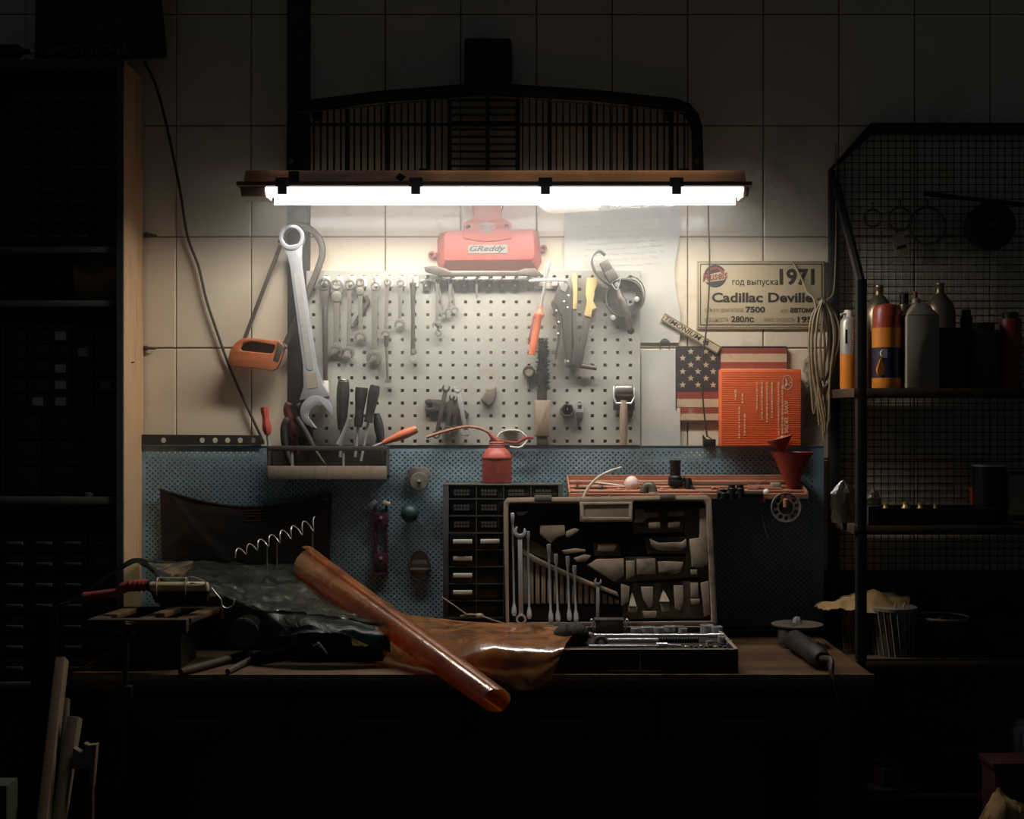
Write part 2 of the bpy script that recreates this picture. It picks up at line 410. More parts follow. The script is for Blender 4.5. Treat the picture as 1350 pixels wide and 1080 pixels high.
# ================================================================ the lamp
t = thing('fluorescent_lamp', 'long dusty fluorescent batten lamp glowing white above the pegboard', 'lamp')
Y = -.26
def xz(poly, x0, x1, b, d0=None):
    """poly of (y, z) in metres swept along x from pixel x0 to x1 at the lamp's depth"""
    a = [(at(x0, 0, Y).x, p[0], p[1]) for p in poly]; c = [(at(x1, 0, Y).x, p[0], p[1]) for p in poly]
    b.world(); b.hexa(a, c)
zl = 2.033
b = B(); xz([(Y - .062, zl), (Y + .062, zl), (Y + .06, zl + .018), (Y + .042, zl + .036), (Y - .042, zl + .036), (Y - .06, zl + .018)], 328, 978, b)
b.obj('housing', m_housing, t, bev=.004)
b = B(); xz([(Y - .07, zl - .006), (Y + .055, zl - .006), (Y + .078, zl - .014), (Y + .078, zl + .004), (Y - .07, zl + .004)], 319, 985, b); b.obj('rim', m_rust, t, bev=.002)  # back edge widened and dropped to keep light off the upper wall
b = B(); xz([(Y - .056, zl - .0062), (Y - .053, zl - .0062), (Y - .045, zl - .031), (Y - .048, zl - .031)], 356, 975, b); b.obj('diffuser_side', m_lampside, t)
b = B()
for k in range(14): xz([(Y - .046, zl - .0066), (Y + .015, zl - .0066), (Y + .015, zl - .010), (Y - .046, zl - .010)], 359 + k * 43.8, 359 + (k + 1) * 43.8, b)
b.obj('lit_panel', m_lamp, t)  # recessed and set forward so less light grazes the near wall
b = B(); xz([(Y + .053, zl - .0062), (Y + .056, zl - .0062), (Y + .050, zl - .034), (Y + .047, zl - .034)], 357, 974, b); b.obj('diffuser_side', m_lampback, t)  # back skirt added to shade the near wall, brighter to streak the tiles
for yy in (Y - .022, Y + .022):
    b = B().world(); b.tube([(at(362, 0, Y).x, yy, zl + .014), (at(970, 0, Y).x, yy, zl + .014)], .008, 10); b.obj('tube', m_housing_glow, t)  # unseen tubes added inside the housing to make it glow
for x0, x1, k in ((322, 355, 0), (975.5, 983, 1)):
    b = B(); xz([(Y - .056, zl - .0065), (Y + .056, zl - .0065), (Y + .04, zl - .028), (Y - .04, zl - .028)], x0, x1, b); b.obj('end_cover', m_end, t, bev=.003)
for x in (372, 548, 719, 892):
    b = B(0, 0, Y - .069); b.box(x - 6, x + 6, 245, 256, -2, 1.2); b.box(x - 9, x + 9, 234, 246, -2.5, .8); b.obj('clip', m_dsteel, t, bev=.8)
b = B(0, 0, Y - .062); b.prism([(521, 234), (527, 228), (535, 233), (529, 240)], -1, 1); b.obj('tape_patch', m_black, t)
b = B(0, 0, Y - .064); b.box(381, 394, 226, 240, -2, 3); b.obj('strap', m_black, t)
for x in (388, 560, 900):                                                    # arms that carry it from the wall
    b = B().world(); X = at(x, 0, Y).x; b.box(X - .012, X + .012, Y - .03, -.0125 if x == 388 else 0, zl + .036, zl + .042); b.obj('wall_arm', m_dark, t)
b = B().world(); P = [(at(px, 0, Y).x, yy, zz) for px, yy, zz in ((705, Y + .03, zl - .033), (722, Y + .055, zl - .052), (735, Y + .06, zl - .054), (905, Y + .045, zl - .035), (905, Y - .02, zl - .034), (705, Y - .02, zl - .0335))]
b.f(*[b.v(p) for p in P]); b.obj('loose_diffuser_flap', film('flap', '#ffffff', .05, .06, .3, '#ffffff'), t, recalc=False, solid=.0008)
base(t)

# ---- car grille and the box above it
t = thing('car_grille', 'black car front grille with many slats hung on tiles behind the lamp', 'car grille')
b = B(0, 0, -.05)
out = [(380, 236), (381, 150), (386, 138), (500, 123), (640, 112), (780, 121), (890, 133), (908, 140), (919, 153), (924, 170), (926, 236)]
inn = [(392, 230), (393, 158), (396, 150), (500, 136), (640, 126), (780, 134), (886, 146), (900, 152), (908, 162), (911, 174), (912, 230)]
b.prism(out, 0, 16, holes=[inn]); b.obj('surround', m_dark, t, bev=2)
def topy(x): return 126 + abs(x - 640) * (.092 if x < 640 else .078)
for k in range(58):
    x = 397 + k * 8.85
    if 594 < x < 680: continue
    thick = 2.6 if k % 6 == 1 else .9
    b = B(0, 0, -.05); b.box(x - thick, x + thick, topy(x) + 1, 231, 2, 13 if thick > 1 else 9); b.obj('slat', m_dark, t)
for k in range(10):
    b = B(0, 0, -.05); b.box(594, 682, 133 + k * 9.6, 134.6 + k * 9.6, 3, 10); b.obj('slat', m_dark, t)
for x in (593, 643, 683):
    b = B(0, 0, -.05); b.box(x - 2.5, x + 2.5, topy(x) + 1, 231, 2, 14); b.obj('upright', m_dark, t)
b = B(0, 0, -.05); b.box(396, 908, 164, 166, 3, 8); b.obj('crossbar', m_dark, t)
b = B(0, 0, -.05); b.tube([(395, 152, 14), (640, 129, 14), (900, 151, 14)], 1); b.obj('trim_strip', m_dsteel, t)
for x in (386, 917): b = B(0, 0, -.05); b.ball((x, 215, 15), 4); b.obj('bolt', m_dsteel, t)
for x in (420, 880):
    b = B(0, 0, 0); b.box(x - 5, x + 5, 145, 160, 0, 27); b.obj('mount', m_dark, t)
base(t)
t = thing('duct_box', 'dark reddish metal box on the tiles above the middle of the grille', 'box')
b = B(0, 0, -.002); b.prism(rrect(612, 675, 55, 124, 4), 0, 22, shrink=.04); b.obj('shell', M('dull_maroon', '#2a1512', .6), t, bev=1.5)
b = B(0, 0, -.002); b.box(606, 681, 118, 124, 0, 5); b.obj('flange', m_dark, t)
base(t)

# ================================================================ pegboard
t = thing('pegboard', 'white steel pegboard with rows of square holes behind the hanging tools', 'pegboard')
b = B(0, 0, -.026)
PX, PY, P0, Q0 = 16.7, 16.68, 413.6, 364.8
hx = lambda i: P0 + i * PX
hy = lambda j: Q0 + j * PY
xe = [405.] + [v for i in range(26) for v in (hx(i) - 2.1, hx(i) + 2.1)] + [843.]
ye = [358.] + [v for j in range(14) for v in (hy(j) - 2.1, hy(j) + 2.1)] + [586.8]
ids = {}
def gv(i, j, d):
    if (i, j, d) not in ids: ids[i, j, d] = b.v((xe[i], ye[j], d))
    return ids[i, j, d]
for i in range(len(xe) - 1):
    for j in range(len(ye) - 1):
        if i % 2 and j % 2:
            c = [(i, j), (i + 1, j), (i + 1, j + 1), (i, j + 1)]
            for k in range(4): a, e = c[k], c[(k + 1) % 4]; b.f(gv(*a, 0), gv(*e, 0), gv(*e, -.8), gv(*a, -.8))
        else:
            b.f(gv(i, j, 0), gv(i + 1, j, 0), gv(i + 1, j + 1, 0), gv(i, j + 1, 0))
            b.f(gv(i, j, -.8), gv(i, j + 1, -.8), gv(i + 1, j + 1, -.8), gv(i + 1, j, -.8))
b.obj('board', m_peg, t, smooth=0, recalc=False)
b = B(0, 0, -.026); b.box(404, 405, 357.5, 587.3, -12.4, 0); b.box(843, 844, 357.5, 587.3, -12.4, 0); b.box(404, 844, 357, 358, -12.4, 0); b.obj('folded_edge', m_peg, t)
b = B(0, 0, -.026); b.box(407, 841, 372, 376, -12, -9); b.box(407, 841, 560, 564, -12, -9)
for x in (410, 500, 600, 700, 836): b.box(x - 2, x + 2, 372, 564, -12, -.8) if x in (410, 836) else None
b.obj('wall_batten', m_duct, t)
base(t)
ORD = 'first second third fourth fifth sixth seventh eighth ninth tenth eleventh twelfth'.split()
# hooks of the upper row
def hook_at(x, y, first=[None], label=None, group='steel hooks along the top of the pegboard', plate=m_white):
    if first[0] is None:
        t = thing('peg_hook', label, 'hook', group)
        b = B(x, y, -.0265); b.prism(rrect(-1.5, 7, -6, 8, 1), 0, 1.4); b.obj('back_plate', plate, t)
        b = B(x, y, -.0265); b.tube([(1, -4, 0), (1, -3.5, 4), (.6, 1, 6), (.2, 3, 10), (0, 2, 14), (0, -2, 15)], .9, 6); b.obj('prong', m_steel, t)
        base(t); first[0] = (t, x, y); return t
    o, x0, y0 = first[0]
    q = sc_at(-.0265); L = o.location; return dup(o, (L.x + (x - x0) * q, L.y, L.z - (y - y0) * q), label)
hooks = [428.5, 445.5, 462, 477, 495, 511.5, 528.5, 545]
for k, x in enumerate(hooks): hook_at(x, 370, label='white plated peg hook holding the %s wrench from the left' % ORD[k])
F2 = [None]
for k, x in enumerate((562, 577.5, 595, 612, 628.6, 645, 662, 679)):
    lab = ['grey clip hook at the left end of the row below the red cover', 'grey clip hook with a bunch of three small spanners', 'grey clip hook with a bunch of two tiny spanners',
           'empty grey clip hook beside the two tiny spanners', 'grey clip hook holding a thin steel key', 'empty grey clip hook right of the thin steel key',
           'empty grey clip hook second from the right end of the row', 'empty grey clip hook at the right end of the row'][k]
    if F2[0] is None:
        t = thing('clip_hook', lab, 'hook', 'grey clip hooks below the red cover')
        b = B(x, 374, -.0265); b.prism(rrect(-4.5, 4.5, -4, 10, 1), 0, 4); b.obj('block', m_duct if k else m_dsteel, t, bev=.6)
        b = B(x, 374, -.0265); b.tube([(0, -9, 1), (0, -9, 8), (0, -4, 10), (0, -3, 14), (0, -6, 15)], .8, 6); b.obj('prong', m_steel, t)
        b = B(x, 374, -.0265); b.lathe([(1.8, 4), (1.8, 4.8), (.6, 5)], (0, 3, 0), 'd', 10); b.obj('screw', m_steel, t)
        b = B(x, 374, -.0265); b.box(-8, 8, -5.5, -2.5, 0, 3.2); b.obj('strip', m_white, t, bev=.5)
        base(t); F2[0] = (t, x)
    else:
        o, x0 = F2[0]; L = o.location; dup(o, (L.x + (x - x0) * sc_at(-.0265), L.y, L.z), lab)

def spanner(b, L, rr, s0, s1, jr, th, d, jo=15, jm=.52, flex=False):
    """combination spanner along +v from the ring at the origin"""
    b.prism(circ(0, 0, rr, 22), d, d + th * 1.25, holes=[circ(0, 0, rr * .62, 12)])
    v0 = rr * .8
    if flex:
        b.prism(rrect(-rr * .95, rr * .95, rr * .2, rr * 1.5, 1.2), d, d + th)
        b.prism(circ(0, rr * 2.1, rr * .92, 16), d - .2, d + th * 1.2); v0 = rr * 2.4
    b.prism([(-s0 * .75, v0), (s0 * .75, v0), (s0 / 2, v0 + 4), (s1 / 2, L - jr * 1.5), (s1 * .8, L - jr * .6), (-s1 * .8, L - jr * .6), (-s1 / 2, L - jr * 1.5), (-s0 / 2, v0 + 4)], d + th * .12, d + th * .9)
    b.prism(jaw(0, L, jr * 1.06, 90 + jo, op=46, gap=jm + .06), d, d + th)
def wrench(x0, y0, x1, y1, rr, s0, s1, jr, th, label, group=None, y=-.03, d=5, mat=None, name='combination_wrench', cat='wrench', **k):
    L = math.hypot(x1 - x0, y1 - y0); a = math.degrees(math.atan2(y1 - y0, x1 - x0)) - 90
    b = B(x0, y0, y, ang=a); spanner(b, L, rr, s0, s1, jr, th, d, **k)
    return b.one(name, mat or m_white_steel, label, cat, group, bev=.35)
G = 'wrenches on the top row of the pegboard'
# 1 the long ratchet handle with a socket on its end
t = thing('ratchet_wrench', 'long worn ratchet wrench with a pale socket end, first on the pegboard', 'wrench', G)
b = B(428.5, 376, -.03); b.prism(circ(0, 0, 8.6, 24), 5, 11, holes=[circ(0, 0, 5.4, 12)]); b.prism([(-7, 5), (7, 5), (5, 18), (4.4, 26), (4.2, 128), (-1, 128), (-3.6, 26), (-5, 18)], 5.5, 10)
b.prism([(.2, 30), (2.2, 30), (2.2, 120), (.6, 120)], 9, 10.8); b.obj('handle_bar', m_dsteel, t, bev=.5)
b = B(428.5, 376, -.03); b.lathe([(4, 126), (4.6, 130), (5.4, 142)], (1.5, 0, 8), 'v', 14); b.obj('socket_end', m_white, t)
b = B(428.5, 376, -.03); b.lathe([(5.4, 142), (5.4, 150), (3.4, 150)], (1.5, 0, 8), 'v', 14); b.obj('drive_square', m_dsteel, t)
base(t)
wrench(445, 376, 444, 463, 7.6, 8, 7, 9.6, 4, 'chrome flex-head ratchet spanner with a wide open jaw, second on the pegboard', G, flex=True)
wrench(462, 376, 460, 465, 6.8, 5.4, 4.6, 7.8, 4, 'slim chrome combination spanner with a dark bitten jaw, third on the pegboard', G)
wrench(475.8, 373, 476, 444, 5.6, 5.6, 5, 7.4, 4, 'short chrome flex-head spanner hanging over a small hex key', G, flex=True)
wrench(495.5, 378, 494, 472, 6, 8, 7, 9.8, 4, 'broad flat chrome spanner with the largest head of the top row', G, jo=18, jm=.4)
wrench(511.5, 373, 509, 441, 5, 4.4, 4.6, 6, 3, 'thin polished spanner with a second tool hung on its jaw', G)
wrench(528.5, 374, 527.6, 428, 5, 5.4, 4.2, 6.8, 3, 'shortest chrome spanner of the top row, ending well above the others', G)
t = thing('tube_wrench', 'dull grey tube wrench with a ring end, eighth on the pegboard', 'wrench', G)
b = B(545, 374, -.03); b.tube([(0, 0, 9), (0, 10, 9), (0, 40, 8), (0, 72, 8), (0, 90, 7)], [4.5, 3.4, 2.6, 2.8, 3.4]); b.obj('stem', m_dsteel, t)
b = B(545, 374, -.03); b.prism(circ(0, 97, 5, 18), 4, 9, holes=[circ(0, 97, 3.2, 12)]); b.obj('ring_end', m_steel, t)
b = B(545, 374, -.03); b.lathe([(3.4, 86), (3.8, 93)], (0, 0, 7), 'v', 12); b.obj('collar', m_white_steel, t)
base(t)
b = B(486, 397, -.03, ang=30); b.tube([(0, 0, 2), (0, 36, 2)], 3, 6); b.tube([(0, 1, 2), (-7, -3, 2)], 3.2, 6); b.one('hex_key', m_dsteel, 'grey bent hex key tilted behind the short flex-head spanner', 'hex key')
t = thing('nut_driver', 'grey stepped driver hanging below the thin polished spanner', 'driver')
b = B(510, 443, -.03); b.tube([(0, 0, 9), (0, 14, 8)], [3, 2.6], 10); b.obj('neck', m_dsteel, t)
b = B(510, 443, -.03); b.tube([(0, 14, 8), (2, 60, 5)], [2, 1.7], 8); b.box(-2, 6, 58, 62, 3, 8); b.obj('bar', m_white_steel, t)
base(t)
G = 'small spanners bunched below the red cover'
wrench(577.3, 372, 576, 430, 3.8, 4, 3.6, 5.4, 2.4, 'longest small spanner of the left bunch on the clip hooks', G, d=8)
wrench(578, 372, 585, 416, 3.6, 3.4, 3, 4.6, 2, 'small spanner splayed to the right in the left bunch', G, d=5)
wrench(578, 440, 577.5, 428, 4.4, 3, 3, 4, 2, 'tiny ring spanner dangling below the left bunch', G, d=5)
wrench(594.6, 372, 592, 411, 3.6, 4, 3.6, 5, 2.2, 'tiny spanner on the left of the right bunch', G, d=8)
wrench(595.4, 372, 600, 409, 3.4, 3.4, 3, 4.4, 2, 'tiny spanner on the right of the right bunch', G, d=5)
b = B(628.6, 368, -.03); b.tube([(0, 0, 10), (0, 26, 9)], [2, 1.2], 6, sq=.6); b.one('steel_key', m_white_steel, 'thin pale steel key on the fifth clip hook', 'key')
b = B(0, 0, -.03); b.prism([(560, 354), (575, 352.5), (588, 356), (598, 361), (680, 360), (692, 356), (705, 356), (714, 364), (706, 367), (694, 365), (682, 365), (597, 366), (585, 366), (562, 360)], 9, 22)
b.one('long_spanner', m_dsteel, 'long flat spanner lying across the clip hooks under the red cover', 'spanner', bev=.8)
# ================================================================ red engine cover
t = thing('valve_cover', 'red crackle-painted engine valve cover with a badge, mounted above the pegboard', 'valve cover')
b = B(0, 0, -.002)
bk = [(580, 309), (588, 306), (704, 304), (710, 306), (714, 346), (708, 357), (584, 358), (577, 350), (577, 318)]
fr_ = [(588, 311), (592, 308), (699, 306), (703, 308), (704, 340), (700, 345), (589, 346), (587, 343), (587, 316)]
b.hexa([(x, y, 0) for x, y in bk], [(x, y, 8) for x, y in bk]); b.hexa([(x, y, 8) for x, y in bk], [(x, y, 27) for x, y in fr_])
b.obj('body', m_red, t, bev=1)
b = B(0, 0, -.002); b.prism([(612, 318), (612, 298), (618, 295), (624, 292), (626, 288), (622, 270), (608, 262), (608, 236), (676, 236), (676, 262), (664, 270), (660, 288), (662, 292), (668, 295), (674, 298), (674, 318), (656, 321), (643, 322), (630, 321)], 6, 30, holes=[circ(618.5, 303.5, 2.6, 10), circ(668, 303, 2.6, 10)])
b.obj('neck_plate', m_red, t, bev=1)
b = B(0, 0, -.002); b.prism(circ(643, 304.5, 10.5, 28, ry=7.2), 29, 30.8, holes=[circ(643, 304.5, 9.6, 28, ry=6.3)])
b.prism(circ(643, 304.5, 3, 20, ry=6.3), 29, 30.8, holes=[circ(643, 304.5, 2.2, 20, ry=5.5)]); b.box(633.5, 652.5, 304, 305, 29, 30.8); b.box(635, 651, 300.6, 301.5, 29, 30.8); b.box(636, 650, 307.5, 308.4, 29, 30.8); b.box(642.5, 643.5, 297.5, 311.5, 29, 30.8)
b.obj('emblem', m_white_steel, t, smooth=0)
b = B(0, 0, -.002, ang=-.8); b.fr(643.5, 332, -.002, ang=-.8); b.prism(rrect(-25.5, 25.5, -5.5, 5.5, .8), 26, 28.4); pl = b.obj('badge_plate', M('badge', '#8f8b84', .7), t, bev=.3)
b = B(643.5, 332, -.002, ang=-.8); b.text('GReddy', -23.5, -4.4, 23.5, 4.6, 28.6, .02, .35); b.obj('lettering', m_ink, pl, smooth=0, recalc=False)
for x, y in ((570, 337), (716, 328.5)):
    b = B(0, 0, -.002); b.prism(circ(x, y, 5, 18) , 0, 10, holes=[circ(x, y, 2.3, 10)]); b.box(min(x, x + (8 if x < 600 else -6)), max(x, x + (8 if x < 600 else -6)), y - 3, y + 3, 0, 6) if False else None
    b.obj('mounting_lug', m_dred, t, bev=.5)
    b = B(0, 0, -.002); u = (x + 4, x + 9) if x < 600 else (x - 6, x - 4); b.box(u[0], u[1], y - 3, y + 3, 1, 7); b.obj('lug_arm', m_dred, t)
base(t)

# ring holder + orange screwdriver
t = thing('ring_holder', 'white plastic ring holder sticking out below the red cover', 'holder')
b = B(722, 373, -.0265, tilt=0)
b.tube([(24 * math.cos(a), 1.2 * math.sin(a), 26 + 24 * math.sin(a)) for a in [2 * PI * k / 28 for k in range(29)]], 1.8, 8, cap=False); b.obj('ring', m_white, t)
b = B(722, 373, -.0265); b.prism(rrect(-18, 18, -1, 8, 1.5), 0, 3); b.obj('back_bar', m_white, t, bev=.5)
for x in (-8, 9):
    b = B(722, 373, -.0265); b.lathe([(4.6, 0), (4.6, 5), (3, 6)], (x, 0, 3), 'v', 12) if False else b.box(x - 4, x + 4, -6, 5, 1, 9); b.obj('grip', m_white, t, bev=1)
base(t)
t = thing('orange_screwdriver', 'orange-handled screwdriver hanging point up through the white ring holder', 'screwdriver')
L = math.hypot(23, 123); b = B(724, 345, -.08, ang=math.degrees(math.atan2(123, -23)) - 90)
b.tube([(0, 0, 0), (0, 4, 0), (0, 14, 0), (0, 16, 0), (0, 64, 0)], [2.6, 3, 2.8, 2, 2], 10); b.obj('blade', m_steel, t)
b = B(724, 345, -.08, ang=math.degrees(math.atan2(123, -23)) - 90)
b.lathe([(3, 60), (3.6, 66), (6.8, 70), (6.8, 72), (4.4, 76), (4.6, 95), (5, 118), (4.4, 125)], (0, 0, 0), 'v', 14); b.obj('grip', m_orange, t)
b = B(724, 345, -.08, ang=math.degrees(math.atan2(123, -23)) - 90); b.box(-8, -5.5, 74, 112, -2, 2); b.box(-6, -3, 73, 77, -2, 2); b.obj('pocket_clip', m_dred, t, bev=.5)
base(t)
# locking pliers
t = thing('locking_pliers', 'grey riveted locking pliers hanging jaws up beside the yellow riveter', 'pliers')
b = B(0, 0, -.03); b.prism([(738, 372), (746, 371), (751, 380), (754, 395), (753, 470), (751, 484), (746, 484), (742, 440), (740, 418), (733, 404), (729, 399), (731, 390)], 4, 14); b.obj('fixed_handle', m_dsteel, t, bev=1)
b = B(0, 0, -.03); b.prism([(728, 396), (734, 402), (739, 425), (738, 450), (733, 474), (731, 475), (734, 452), (735, 430), (731, 414), (726, 402)], 6, 12); b.obj('lever', m_dsteel, t, bev=.6)
b = B(0, 0, -.03); b.prism([(736, 374), (742, 368), (748, 378), (745, 387), (739, 384)], 6, 16); b.obj('jaw', m_steel, t, bev=.6)
for x, y in ((743, 399), (749, 391), (748, 407), (733, 411), (736, 426), (735, 441)):
    b = B(0, 0, -.03); b.lathe([(1.6, 13), (1.6, 15), (.8, 15.6)], (x, y, 0), 'd', 10); b.obj('rivet', m_steel, t)
base(t)
# riveter
t = thing('hand_riveter', 'hand riveter with cream yellow grips hanging upside down on the pegboard', 'riveter')
b = B(0, 0, -.03); b.prism([(754, 406), (759.5, 406), (760, 440), (764, 452), (770, 416), (778.5, 419), (772, 455), (766, 484), (760, 485), (752, 479), (753, 468), (756, 455), (754, 440)], 4, 13); b.obj('body', m_dsteel, t, bev=1)
b = B(0, 0, -.03); b.prism([(753, 366), (755, 361), (760, 362), (760.5, 385), (759.5, 409), (754, 409), (755, 388)], 2, 15); b.obj('grip', m_yellow, t, bev=1.2)
b = B(0, 0, -.03); b.prism([(773, 368), (786, 367), (787, 377), (783.5, 384), (783, 391), (781, 398), (786, 407), (780, 410), (778.5, 420), (769.5, 417), (773, 398), (771, 388)], 2, 15); b.obj('grip', m_yellow, t, bev=1.2)
b = B(0, 0, -.03); b.tube([(763, 482, 9), (786, 486, 9)], [3.6, 3], 12); b.obj('nose', m_dsteel, t)
b = B(0, 0, -.03); b.ball((748, 477, 10), 4.5); b.tube([(748, 477, 9), (757, 479, 9)], 2.5); b.obj('pivot_bolt', m_steel, t)
for x, y in ((774, 440), (771.5, 452), (770, 464)):
    b = B(0, 0, -.03); b.ball((x, y, 9), 1.8, 8); b.obj('stud', m_white, t)
base(t)
# strap wrench
t = thing('strap_wrench', 'steel band strap wrench with a bent hooked band at the top of the pegboard', 'strap wrench')
P = spl2([(797, 338), (790, 333), (783, 336), (778.5, 345), (781, 357), (788, 367), (796, 374), (803, 379)], 0)
b = B(0, 0, -.035); b.sheet(len(P) - 1, 1, lambda u, v: (P[round(u * (len(P) - 1))][0], P[round(u * (len(P) - 1))][1], 6 + v * 22)); b.obj('band', m_dsteel, t, solid=.003, smooth=60)
b = B(800, 357, -.035, ang=-28); b.box(-6, 6, -12, 2, 6, 20); b.obj('block', m_dsteel, t, bev=1)
b = B(800, 357, -.035, ang=-28); b.box(-6.5, 7, 2, 16, 4, 22); b.obj('clamp', m_dsteel, t, bev=1)
b = B(0, 0, -.035); b.tube(spl2([(803, 370), (807, 379), (812, 383), (816, 372), (813, 365)], 18), .7, 6); b.obj('wire_link', m_steel, t)
base(t)
# round grinder guard
t = thing('grinding_wheel_guard', 'dark round wheel guard with bolts hung at the top right of the pegboard', 'wheel guard')
b = B(0, 0, -.028); b.prism(circ(822, 394, 25, 30), 1, 4, holes=[circ(826, 391, 13, 20)]); b.obj('disc', m_dsteel, t, bev=.4)
b = B(822, 394, -.028); b.lathe([(25, 1), (25.5, 16), (23.5, 16), (23, 3)], (0, 0, 0), 'd', 30, cap=False); b.obj('rim', m_dsteel, t)
for x, y in ((807, 420), (838, 396), (812, 377)):
    b = B(0, 0, -.028); b.lathe([(3.4, 3), (3.4, 18), (1.6, 18.5)], (x, y, 0), 'd', 10); b.obj('bolt', m_steel, t)
b = B(0, 0, -.028); b.prism(circ(822, 394, 23, 24)[2:11] + [(806, 404), (838, 404)], 4, 6); b.obj('web', m_dsteel, t)
base(t)
t = thing('lever_handle', 'grey ribbed lever with two balls and a black tip across the round guard', 'lever')
b = B(0, 0, -.06); b.tube([(815, 382, 0), (818, 394, 2), (821, 397, 3), (824, 408, 3), (826, 411, 3), (829, 425, 2), (831, 434, 1)], [3.2, 5, 5.4, 5, 5.4, 4.4, 4], 12); b.obj('bar', m_dsteel, t)
b = B(0, 0, -.06); b.ball((815.5, 383.5, 0), 3); b.ball((817, 388.5, 1.5), 3); b.obj('ball', m_chrome, t)
b = B(0, 0, -.06); b.ball((831.5, 436, 0), 5); b.obj('tip', m_black, t)
base(t)
for k, (r, lab) in enumerate(((17, 'inner thin dark wire loop round the right of the wheel guard'), (20, 'outer thin dark wire loop hanging past the pegboard edge'))):
    b = B(833, 386, -.05); b.tube([((r - 2) * math.cos(a) - 1, r * 1.2 * math.sin(a) + 3, k * 2) for a in [-1.9 + 3.6 * q / 20 for q in range(21)]], .7, 6); b.one('wire_loop', m_cord, lab, 'wire', 'wire loops by the wheel guard')
# wire brush
t = thing('wire_brush', 'wire brush with dark bristles standing up on a pale wooden handle', 'brush')
b = B(714.5, 575, -.032); b.prism(rrect(-10.5, 10.5, -47, 0, 1.5), 3, 16); b.obj('grip', m_handle, t, bev=2)
b = B(714.5, 575, -.032); b.box(-7, 7, 0, 12, 4, 14); b.obj('end_block', m_dsteel, t, bev=1)
b = B(714.5, 575, -.032); b.tube([(0, -47, 9), (0, -60, 9), (1, -125, 9)], [6.5, 6.5, 5]); b.obj('core', m_bristle, t)
b = B(714.5, 575, -.032)
for k in range(620):
    v = -60 - 68 * random.random(); a = random.uniform(0, 2 * PI); r = random.uniform(8, 11.5) * (1 if v > -112 else .85)
    p = Vector((1 + 4 * math.cos(a), v, 9 + 4 * math.sin(a))); q = Vector((1 + r * math.cos(a), v + random.uniform(-5, 3), 9 + r * math.sin(a))); n_ = Vector((0, .9, 0))
    s_ = Vector((-math.sin(a) * .7, 0, math.cos(a) * .7)); b.f(b.v(p + n_), b.v(p - n_), b.v(q)); b.f(b.v(p + s_), b.v(p - s_), b.v(q))
o = b.obj('bristles', m_bristle, t, smooth=0, recalc=False); o['kind'] = 'stuff'
base(t)
# small things on the board
t = thing('small_gauge', 'small round dial gauge hanging left of the wire brush', 'gauge')
b = B(697, 490, -.0265); b.lathe([(8, 0), (8, 6), (7, 8), (5.6, 8), (5.6, 6)], (0, 0, 0), 'd', 22); b.obj('case', m_dsteel, t)
b = B(697, 490, -.0265); b.lathe([(5.4, 6), (5.4, 6.6)], (0, 0, 0), 'd', 18); b.box(-.6, .6, -4, 1, 6.8, 7.3); b.obj('dial', m_milk, t)
b = B(697, 490, -.0265); b.tube([(0, 7, 3), (0, 14, 3), (2, 26, 1)], [2.4, 2, .5]); b.obj('stem', m_dsteel, t)
base(t)
b = B(0, 0, -.0265); b.prism([(633.5, 526), (641.5, 511.5), (654, 509.5), (655, 520), (650.5, 533), (644.5, 537.5), (635, 530)], 0, 9, shrink=.18)
b.one('grinding_stone', m_stone, 'rough brown grey stone fixed to the middle of the pegboard', 'stone', bev=1)
t = thing('hex_socket', 'large dark hexagonal socket on a peg right of the wire brush', 'socket')
b = B(747.5, 541, -.0265); b.prism(circ(0, 0, 9.5, 6, .2), 0, 17, holes=[circ(0, 0, 7.4, 6, .2)]); b.obj('shell', m_dsteel, t, bev=.4)
b = B(747.5, 541, -.0265); b.tube([(0, -8, 0), (0, -7, 12), (0, 0, 16)], 1.3, 6); b.obj('peg', m_duct, t)
base(t)
t = thing('spring_clip', 'small steel spring clip mounted beside the large hexagonal socket', 'clip')
b = B(764, 543, -.0265); b.box(-4, 4, 0, 10, 0, 8); b.obj('block', m_dsteel, t, bev=.6)
b = B(764, 543, -.0265); b.prism(rrect(-5, 5, -12, 1, 1), 0, 6, holes=[rrect(-2.6, 2.6, -9, -4, .6)]); b.obj('loop', m_steel, t)
base(t)
t = thing('paint_scraper', 'chrome-headed scraper with a worn wooden handle at the right of the pegboard', 'scraper')
b = B(821, 524, -.0265); b.box(-13, 15, -5, 17, 2, 9); b.obj('back_plate', m_dsteel, t, bev=1)
b = B(821, 524, -.0265); b.lathe([(8, -11), (9, -9), (9, 10), (8, 12)], (0, -9, 10), 'u', 16); b.obj('roller', M('mottled_chrome', '#8f8a82', .3, .5, var=.4, scale=120, spots='#4b443c', sa=.4, ss=60), t)
b = B(821, 524, -.0265); b.tube([(-12, -14, 8), (-13, 0, 14), (-10, 8, 15), (10, 8, 15), (14, 0, 14), (14, -12, 8)], 1.6); b.obj('frame', m_steel, t)
b = B(821, 524, -.0265); b.lathe([(4, 4), (5.2, 9), (5.2, 40), (4.4, 62)], (0, 0, 13), 'v', 12); b.obj('grip', m_handle, t)
base(t)
